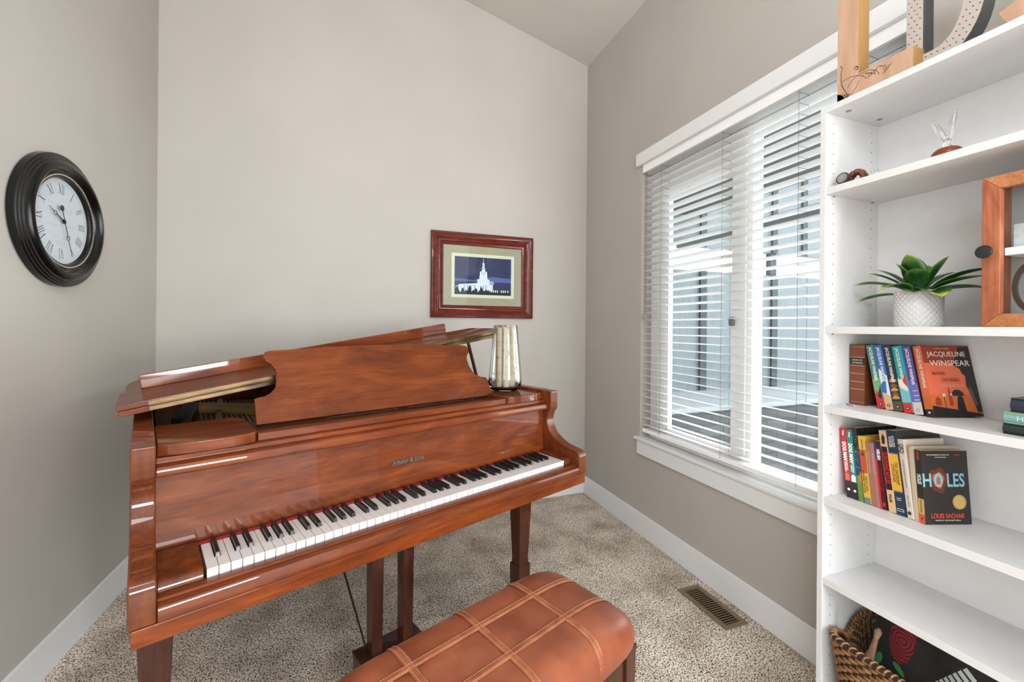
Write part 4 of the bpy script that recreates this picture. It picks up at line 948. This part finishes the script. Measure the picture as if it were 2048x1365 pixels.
# ------------------------------------------------------------------ small ornaments on the second shelf
Z2 = SH[2][1]+.0003
def lump(b, c, r, sd, n=16, mi=0, amp=.18, sc=(1, 1, 1)):
    from mathutils import noise
    vs = []; fs = []
    for j in range(n+1):
        for i in range(n*2):
            th = pi*j/n; ph_ = 2*pi*i/(n*2); d = Vector((sin(th)*cos(ph_), sin(th)*sin(ph_), cos(th)))
            k = r*(1+amp*noise.noise(d*2.2+Vector((sd, 0, 0)))*1.6+amp*.5*noise.noise(d*6+Vector((0, sd, 0))))
            vs.append((c[0]+d.x*k*sc[0], c[1]+d.y*k*sc[1], c[2]+d.z*k*sc[2]))
    for j in range(n):
        for i in range(n*2):
            l = (i+1) % (n*2); fs.append((j*2*n+i, j*2*n+l, (j+1)*2*n+l, (j+1)*2*n+i)); fs[-1] = fs[-1][::-1]
    b.add(vs, fs, mi)
ge = thing('driftwood_ornament', 'small gnarled brown wooden ornament with a grey disc end on the upper shelf', 'ornament', (1.425, .855, Z2))
BARK = noisy('bark_brown', (60, 34, 22), (116, 74, 48), 60, .6, bump=.6, bscale=120)
b = MB(); 
for k in range(14):
    a = pi*k/13; lump(b, (.002*sin(k*2), -.005-.019*cos(a), .013+.021*sin(a)), .0085, k, 8, sc=(1.5, 1, 1))
lump(b, (0, -.005, .0065), .006, 3, 10, sc=(2.4, 5.6, .9)); b.build('body', BARK, ge, smooth=True, ang=80)
b = MB(); Mg = Matrix.Translation((-.012, .026, .0225)) @ Matrix.Rotation(R_(-78), 4, 'Y')
b.lathe([(.0165, -.012), (.0185, .004), (.0175, .008), (.015, .008), (.015, .006), (0, .006)], 24, M=Mg); b.build('rim', BARK, ge, smooth=True)
MB().lathe([(0, .0062), (.0148, .0062), (.0140, .0085), (0, .009)], 24, M=Mg).build('disc', noisy('grey_stone', (120, 122, 124), (144, 146, 148), 80, .5), ge, smooth=True)
gf = thing('glass_figurine', 'tiny clear glass figurine beside the gnarled wooden ornament', 'figurine', (1.44, .807, Z2))
MB().lathe([(0, 0), (.0085, 0), (.009, .003), (.005, .007), (.007, .013), (.008, .02), (.005, .026), (.003, .029), (.0045, .033), (.003, .037), (0, .038)], 16).build('glass_body', CG, gf, smooth=True)
tr_ = thing('glass_bird_on_base', 'clear glass winged figurine on a domed brown wooden base on the upper shelf', 'figurine', (1.416, .636, Z2))
DOM = wood('dome_wood', (92, 36, 20), (124, 56, 30), (150, 76, 42), 1, .3, .3, 2)
MB().lathe([(0, 0), (.031, 0), (.032, .004), (.029, .012), (.022, .019), (.012, .023), (0, .024)], 36).build('wooden_base', DOM, tr_, smooth=True)
b = MB(); lump(b, (0, 0, .033), .009, 5, 10, sc=(1, 1, 1.5), amp=.05); b.build('body', CG, tr_, smooth=True, ang=80)
for s, tilt, L in ((1, 18, .066), (-1, 2, .074)):
    b = MB(); q = []
    for k in range(9):
        t = k/8; q.append(((0, s*(.003+.010*t+t*L*sin(R_(tilt))*.9), .040+t*L), .0022+.0052*sin(pi*min(1, t*.9+.1))))
    b.tube([p for p, r in q], 0, 10, rs=[r for p, r in q]); b.build('wing', CG, tr_, smooth=True, ang=80)
# ------------------------------------------------------------------ display letters on top
ZT = TOPZ+.0005
KRAFT = mat('kraft_edge', (158, 120, 70), .7)
LP_ = noisy('pink_wood_paper', (196, 160, 134), (180, 144, 118), 26, .7, (1, 1, .12), lo=.4, hi=.6)
le = thing('letter_block', 'large freestanding letter L covered in pinkish woodgrain paper on top of the bookcase', 'letter', (1.388, .885, ZT))
b = MB()
LY = [(0, 0), (-.190, 0), (-.190, .060), (-.058, .060), (-.058, .312), (0, .312)]
b.prism(LY, 0, .047, 'x', 1); base_f = len(b.f)
b.add([(-.0004, y_, z_) for y_, z_ in LY], [tuple(range(len(LY)))[::-1]], 0)
def ml_(pts, w=.0009):
    for (p, q) in zip(pts[:-1], pts[1:]):
        d = Vector((q[0]-p[0], q[1]-p[1])); 
        if d.length < 1e-6: continue
        n = Vector((-d.y, d.x)).normalized()*w/2
        b.add([(-.0009, p[0]-n.x, p[1]-n.y), (-.0009, q[0]-n.x, q[1]-n.y), (-.0009, q[0]+n.x, q[1]+n.y), (-.0009, p[0]+n.x, p[1]+n.y)], [(3, 2, 1, 0), (0, 1, 2, 3)], 2)
def arc(cx, cy, r, a0, a1, n=10, k=1): return [(cx+r*cos(a0+(a1-a0)*i/n), cy+k*r*sin(a0+(a1-a0)*i/n)) for i in range(n+1)]
ml_(arc(-.070, .022, .042, .2, 3.0, 14, .8)); ml_(arc(-.030, .0, .06, 1.3, 2.6)); ml_(arc(-.012, .05, .05, 3.4, 5.0)); ml_(arc(-.052, .078, .005, 0, 5, 8), .002)
ml_([(-.008, .11), (-.014, .10), (-.010, .085), (-.012, .05), (-.020, .03), (-.030, .01)], .0014)
for k in range(5): ml_([(-.118-.004*k, .022+.004*k), (-.128-.004*k, .026+.004*k)], .0008)
for k in range(9): ml_(arc(-.075-.006*k, .045-.003*(k % 3), .006, k, k+3.4, 5))
for k in range(6): ml_([(-.006-.004*k, .002), (-.004-.006*k, .022-.002*k)], .0024)
b.add([(-.0008, 0, 0), (-.0008, -.022, 0), (-.0008, -.012, .018), (-.0008, 0, .026)], [(0, 1, 2, 3), (3, 2, 1, 0)], 3)
b.build('body', [LP_, KRAFT, mat('brown_ink', (88, 66, 54), .8), mat('navy_blot', (62, 66, 84), .8)], le)
le.name = 'letter_l'
def dcurve(sx, sy, ox, oy, n=18): return [(ox-sx*sin(pi*k/n), oy-sy*cos(pi*k/n)) for k in range(n+1)]
de = thing('letter_d', 'large freestanding letter D in grey dotted paper with dark edges behind the letter L', 'letter', (1.432, .733, ZT))
outer = [(0, 0), (-.055, 0)]+[(-.055-.105*sin(pi*k/20)**.9, .156-.156*cos(pi*k/20)) for k in range(1, 20)]+[(-.055, .312), (0, .312)]
inner = [(-.037, .046), (-.055, .046)]+[(-.055-.064*sin(pi*k/20)**.9, .156-.110*cos(pi*k/20)) for k in range(1, 20)]+[(-.055, .266), (-.037, .266)]
DPAP = mat('grey_pink_paper', (178, 168, 160), .7); DK = noisy('charcoal_edge', (58, 62, 62), (72, 76, 76), 12, .6)
n = len(outer); T_ = .048
vs = [(x, y_, z_) for x in (0, T_) for L in (outer, inner) for y_, z_ in L]; b = MB(); fF = []; fE = []
for i in range(n):
    j = (i+1) % n
    fF.append((i, n+i, n+j, j)); fF.append((2*n+i, 2*n+j, 3*n+j, 3*n+i)); fE.append((i, j, 2*n+j, 2*n+i)); fE.append((n+j, n+i, 3*n+i, 3*n+j))
b.add(vs, fF, 0); b.add(vs, fE, 1)
rd = random.Random(5)
def inside(pt, poly):
    c = False; x, y_ = pt
    for i in range(len(poly)):
        (x1, y1_), (x2, y2_) = poly[i], poly[i-1]
        if (y1_ > y_) != (y2_ > y_) and x < (x2-x1)*(y_-y1_)/(y2_-y1_)+x1: c = not c
    return c
for i in range(14):
    for j in range(22):
        y_ = -.006-i*.0125-(j % 2)*.006; z_ = .008+j*.0142
        if all(inside((y_+a_, z_+c_), outer) and not inside((y_+a_, z_+c_), inner) for a_ in (-.003, .003) for c_ in (-.003, .003)):
            b.add([(-.0006, y_-.0020, z_-.0012), (-.0006, y_+.0012, z_-.0014), (-.0006, y_+.0018, z_+.0020)], [(0, 1, 2), (2, 1, 0)], 2)
b.build('body', [DPAP, DK, mat('dot_grey', (112, 108, 106), .8)], de)
se = thing('letter_s', 'large freestanding letter S in pinkish paper cut off by the right picture edge', 'letter', (1.425, .552, ZT))
cen = [(-.150, .265), (-.125, .285), (-.085, .290), (-.045, .272), (-.030, .235), (-.045, .195), (-.090, .165), (-.135, .130), (-.150, .085), (-.130, .040), (-.085, .022), (-.040, .030), (-.022, .062)]
cen = catmull(cen, 5); a_, c_ = offs(cen, .021), offs(cen, -.021)
zmin = min(p[1] for p in a_+c_); poly = [(p[0], p[1]-zmin) for p in a_+c_[::-1]]
MB().prism(poly, 0, .045, 'x').build('body', LP_, se, bevel=.0005)
# ------------------------------------------------------------------ wicker basket and the things in it
WK_ = bpy.data.materials.new('wicker'); WK_.use_nodes = True; wb = WK_.node_tree.nodes['Principled BSDF']; wb.inputs['Roughness'].default_value = .55
ZB7 = SH[7][1]+.0004
ba = thing('wicker_basket', 'brown woven wicker basket with wavy rim on the bottom shelf', 'basket', (1.470, .715, ZB7))
RAT = noisy('rattan', (156, 112, 68), (112, 74, 42), 50, .5); RATD = mat('dark_cane', (50, 38, 30), .6)
def bpt(a, t):
    """a: angle round, t: height fraction -> basket surface point (rounded rectangle that widens upwards)"""
    k = .80+.20*t; hx, hy = .093*k, .183*k
    c, s = cos(a), sin(a); q = (abs(c)**6+abs(s)**6)**(-1/6)
    side = abs(s*q)     # 1 on the end walls (+-y)
    zt = .262+(.040*max(0, c*q)**1.5)-.03*math.exp(-((abs(c))/.30)**2)*(1 if s > 0 else 1)
    return Vector((hx*q*c, hy*q*s, .004+zt*t))
NR, NC_ = 22, 76
b = MB()
for j in range(NR):
    t0 = (j+.5)/NR
    for i in range(NC_):
        if (i+j) % 2: continue
        a0 = 2*pi*(i-.15)/NC_; a1 = 2*pi*(i+1.15)/NC_; pts = []
        for k in range(5):
            a = a0+(a1-a0)*k/4; p = bpt(a, t0); o_ = Vector((p.x/.098**2, p.y/.172**2, 0)).normalized(); pts.append(p+o_*(.0034*sin(pi*k/4)))
        b.tube(pts, .0055, 5, rs=[.0040, .0056, .0060, .0056, .0040])
o = b.build('weave', RAT, ba, smooth=True); o['kind'] = 'stuff'
b = MB()
for i in range(NC_):
    b.tube([bpt(2*pi*(i+.5)/NC_, t) for t in [0, .25, .5, .75, 1]], .0026, 5)
o = b.build('stakes', RATD, ba, smooth=True); o['kind'] = 'stuff'
b = MB(); N = 150; rimp = [bpt(2*pi*k/N, 1.0) for k in range(N+1)]
b.tube(rimp, .0085, 8); b.build('rim', RATD, ba, smooth=True)
b = MB()
for k in range(0, N, 2):
    p = rimp[k]; q = rimp[(k+1) % N]; d = (q-p).normalized(); o_ = Vector((p.x/.098**2, p.y/.172**2, 0)).normalized()
    pts = [p+o_*(.0092*cos(a))+Vector((0, 0, .0092*sin(a)))+d*(a*.0022) for a in [pi*m/6-.6 for m in range(0, 9)]]
    b.tube(pts, .0032, 5)
o = b.build('rim_wrap', RAT, ba, smooth=True); o['kind'] = 'stuff'
b = MB(); b.prism([(.075*x, .135*y_) for x, y_ in [(cos(2*pi*k/24)*(abs(cos(2*pi*k/24))**6+abs(sin(2*pi*k/24))**6)**(-1/6), sin(2*pi*k/24)*(abs(cos(2*pi*k/24))**6+abs(sin(2*pi*k/24))**6)**(-1/6)) for k in range(24)]], 0, .006, 'z')
b.build('base', RATD, ba)
# black cloth bag with rose and piano keys
BG = noisy('black_cloth', (28, 27, 25), (38, 36, 33), 200, .85)
bgth = thing('black_bag', 'black cloth bag with a red rose and piano keys printed on it inside the basket', 'bag', (1.488, .715, ZB7+.02))
bgth.rotation_euler = (0, R_(8), 0)
b = MB(); NA, NB2 = 30, 30; vs = []; fs = []
def bagp(u_, v_, s):
    y_ = .135-.270*u_; z_ = .385*v_; e = max(0, (1-abs(2*u_-1)**4)*(1-abs(2*v_-1)**4))
    z2 = z_*(1-.28*max(0, (.32-u_)/.32)**1.6)
    return (s*(.008+.030*e**.5+.004*sin(u_*13+v_*5)*e), y_, z2)
for s in (-1, 1):
    b.grid(lambda i, j, s=s: bagp(i, j, s), NA, NB2)
bag = b.build('cloth', BG, bgth, smooth=True, ang=80)
def bagpatch(pts, mi_mat, name, lift=.0012):
    pts = [(min(.985, max(.012, (u_*.3-.015)/.27)), v_) for u_, v_ in pts]
    b = MB(); cy_ = sum(p[0] for p in pts)/len(pts); cz_ = sum(p[1] for p in pts)/len(pts)
    def S(u_, v_): p = bagp(u_, v_, -1); return (p[0]-lift, p[1], p[2])
    vs = [S(cy_, cz_)]; rings = 4
    for r in range(1, rings+1):
        for (u_, v_) in pts: vs.append(S(cy_+(u_-cy_)*r/rings, cz_+(v_-cz_)*r/rings))
    n = len(pts); fs = [(0, 1+k, 1+(k+1) % n) for k in range(n)]
    for r in range(rings-1):
        for k in range(n): a = 1+r*n; c = 1+(r+1)*n; fs.append((a+k, c+k, c+(k+1) % n, a+(k+1) % n))
    b.add(vs, fs); return b.build(name, mi_mat, bag, smooth=True, ang=80)
ROSE = bpy.data.materials.new('rose_print'); ROSE.use_nodes = True; rb = ROSE.node_tree.nodes['Principled BSDF']; rb.inputs['Roughness'].default_value = .85
wv = nd(ROSE, 'ShaderNodeTexWave'); wv.wave_type = 'RINGS'; wv.inputs['Scale'].default_value = 34; wv.inputs['Distortion'].default_value = 5; wv.inputs['Detail'].default_value = 2
tcr = nd(ROSE, 'ShaderNodeTexCoord'); mpr = nd(ROSE, 'ShaderNodeMapping'); mpr.inputs['Location'].default_value = (0, -.045, -.29); lk(ROSE, tcr.outputs['Object'], mpr.inputs[0]); lk(ROSE, mpr.outputs[0], wv.inputs[0])
rr = ramp(ROSE, [(.2, (62, 10, 16)), (.7, (128, 24, 36))]); lk(ROSE, wv.outputs[0], rr.inputs[0]); lk(ROSE, rr.outputs[0], rb.inputs['Base Color'])
GR = mat('print_green', (54, 128, 76), .8)
bagpatch([(.25, .83), (.30, .90), (.38, .92), (.45, .86), (.45, .74), (.41, .62), (.34, .58), (.28, .62), (.245, .72)], ROSE, 'rose')
for c, sx_, sy_, ang in (((.165, .60), .032, .050, .2), ((.105, .50), .030, .052, .4), ((.345, .545), .060, .026, -.5), ((.19, .43), .020, .050, -.6), ((.27, .44), .034, .036, .3)):
    bagpatch([(c[0]+sx_*cos(t_)*cos(ang)-sy_*sin(t_)*sin(ang)*.5, c[1]+sx_*cos(t_)*sin(ang)+sy_*sin(t_)*cos(ang)) for t_ in [2*pi*k/14 for k in range(14)]], GR, 'leaf_print')
bagpatch([(.142, .66), (.149, .66), (.155, .50), (.165, .34), (.155, .34), (.146, .50)], GR, 'stem_print')
KW = mat('print_white', (176, 180, 178), .7)
for k in range(7):
    u_ = .60+.030*k; v_ = .60+.032*k; bagpatch([(u_, v_), (u_+.020, v_+.024), (u_+.085, v_-.030), (u_+.066, v_-.053)], KW, 'key_print')
# wooden spoon / gourd handle
wp = thing('wooden_shaker', 'pale wooden stick with rounded end leaning out of the basket', 'wooden stick', (1.425, .812, ZB7+.075))
b = MB(); pts = [Vector((0, .03, 0)), Vector((0, .022, .05)), Vector((.002, .012, .11)), Vector((.004, 0, .155)), Vector((.006, -.010, .195)), Vector((.008, -.018, .235)), Vector((.009, -.023, .258)), Vector((.010, -.025, .268))]
b.tube(pts, 0, 12, rs=[.013, .018, .019, .014, .008, .006, .009, .003]); b.build('body', wood('pale_stick', (120, 92, 72), (150, 122, 98), (170, 142, 118), 2, .5, 0, 2), wp, smooth=True, ang=70)
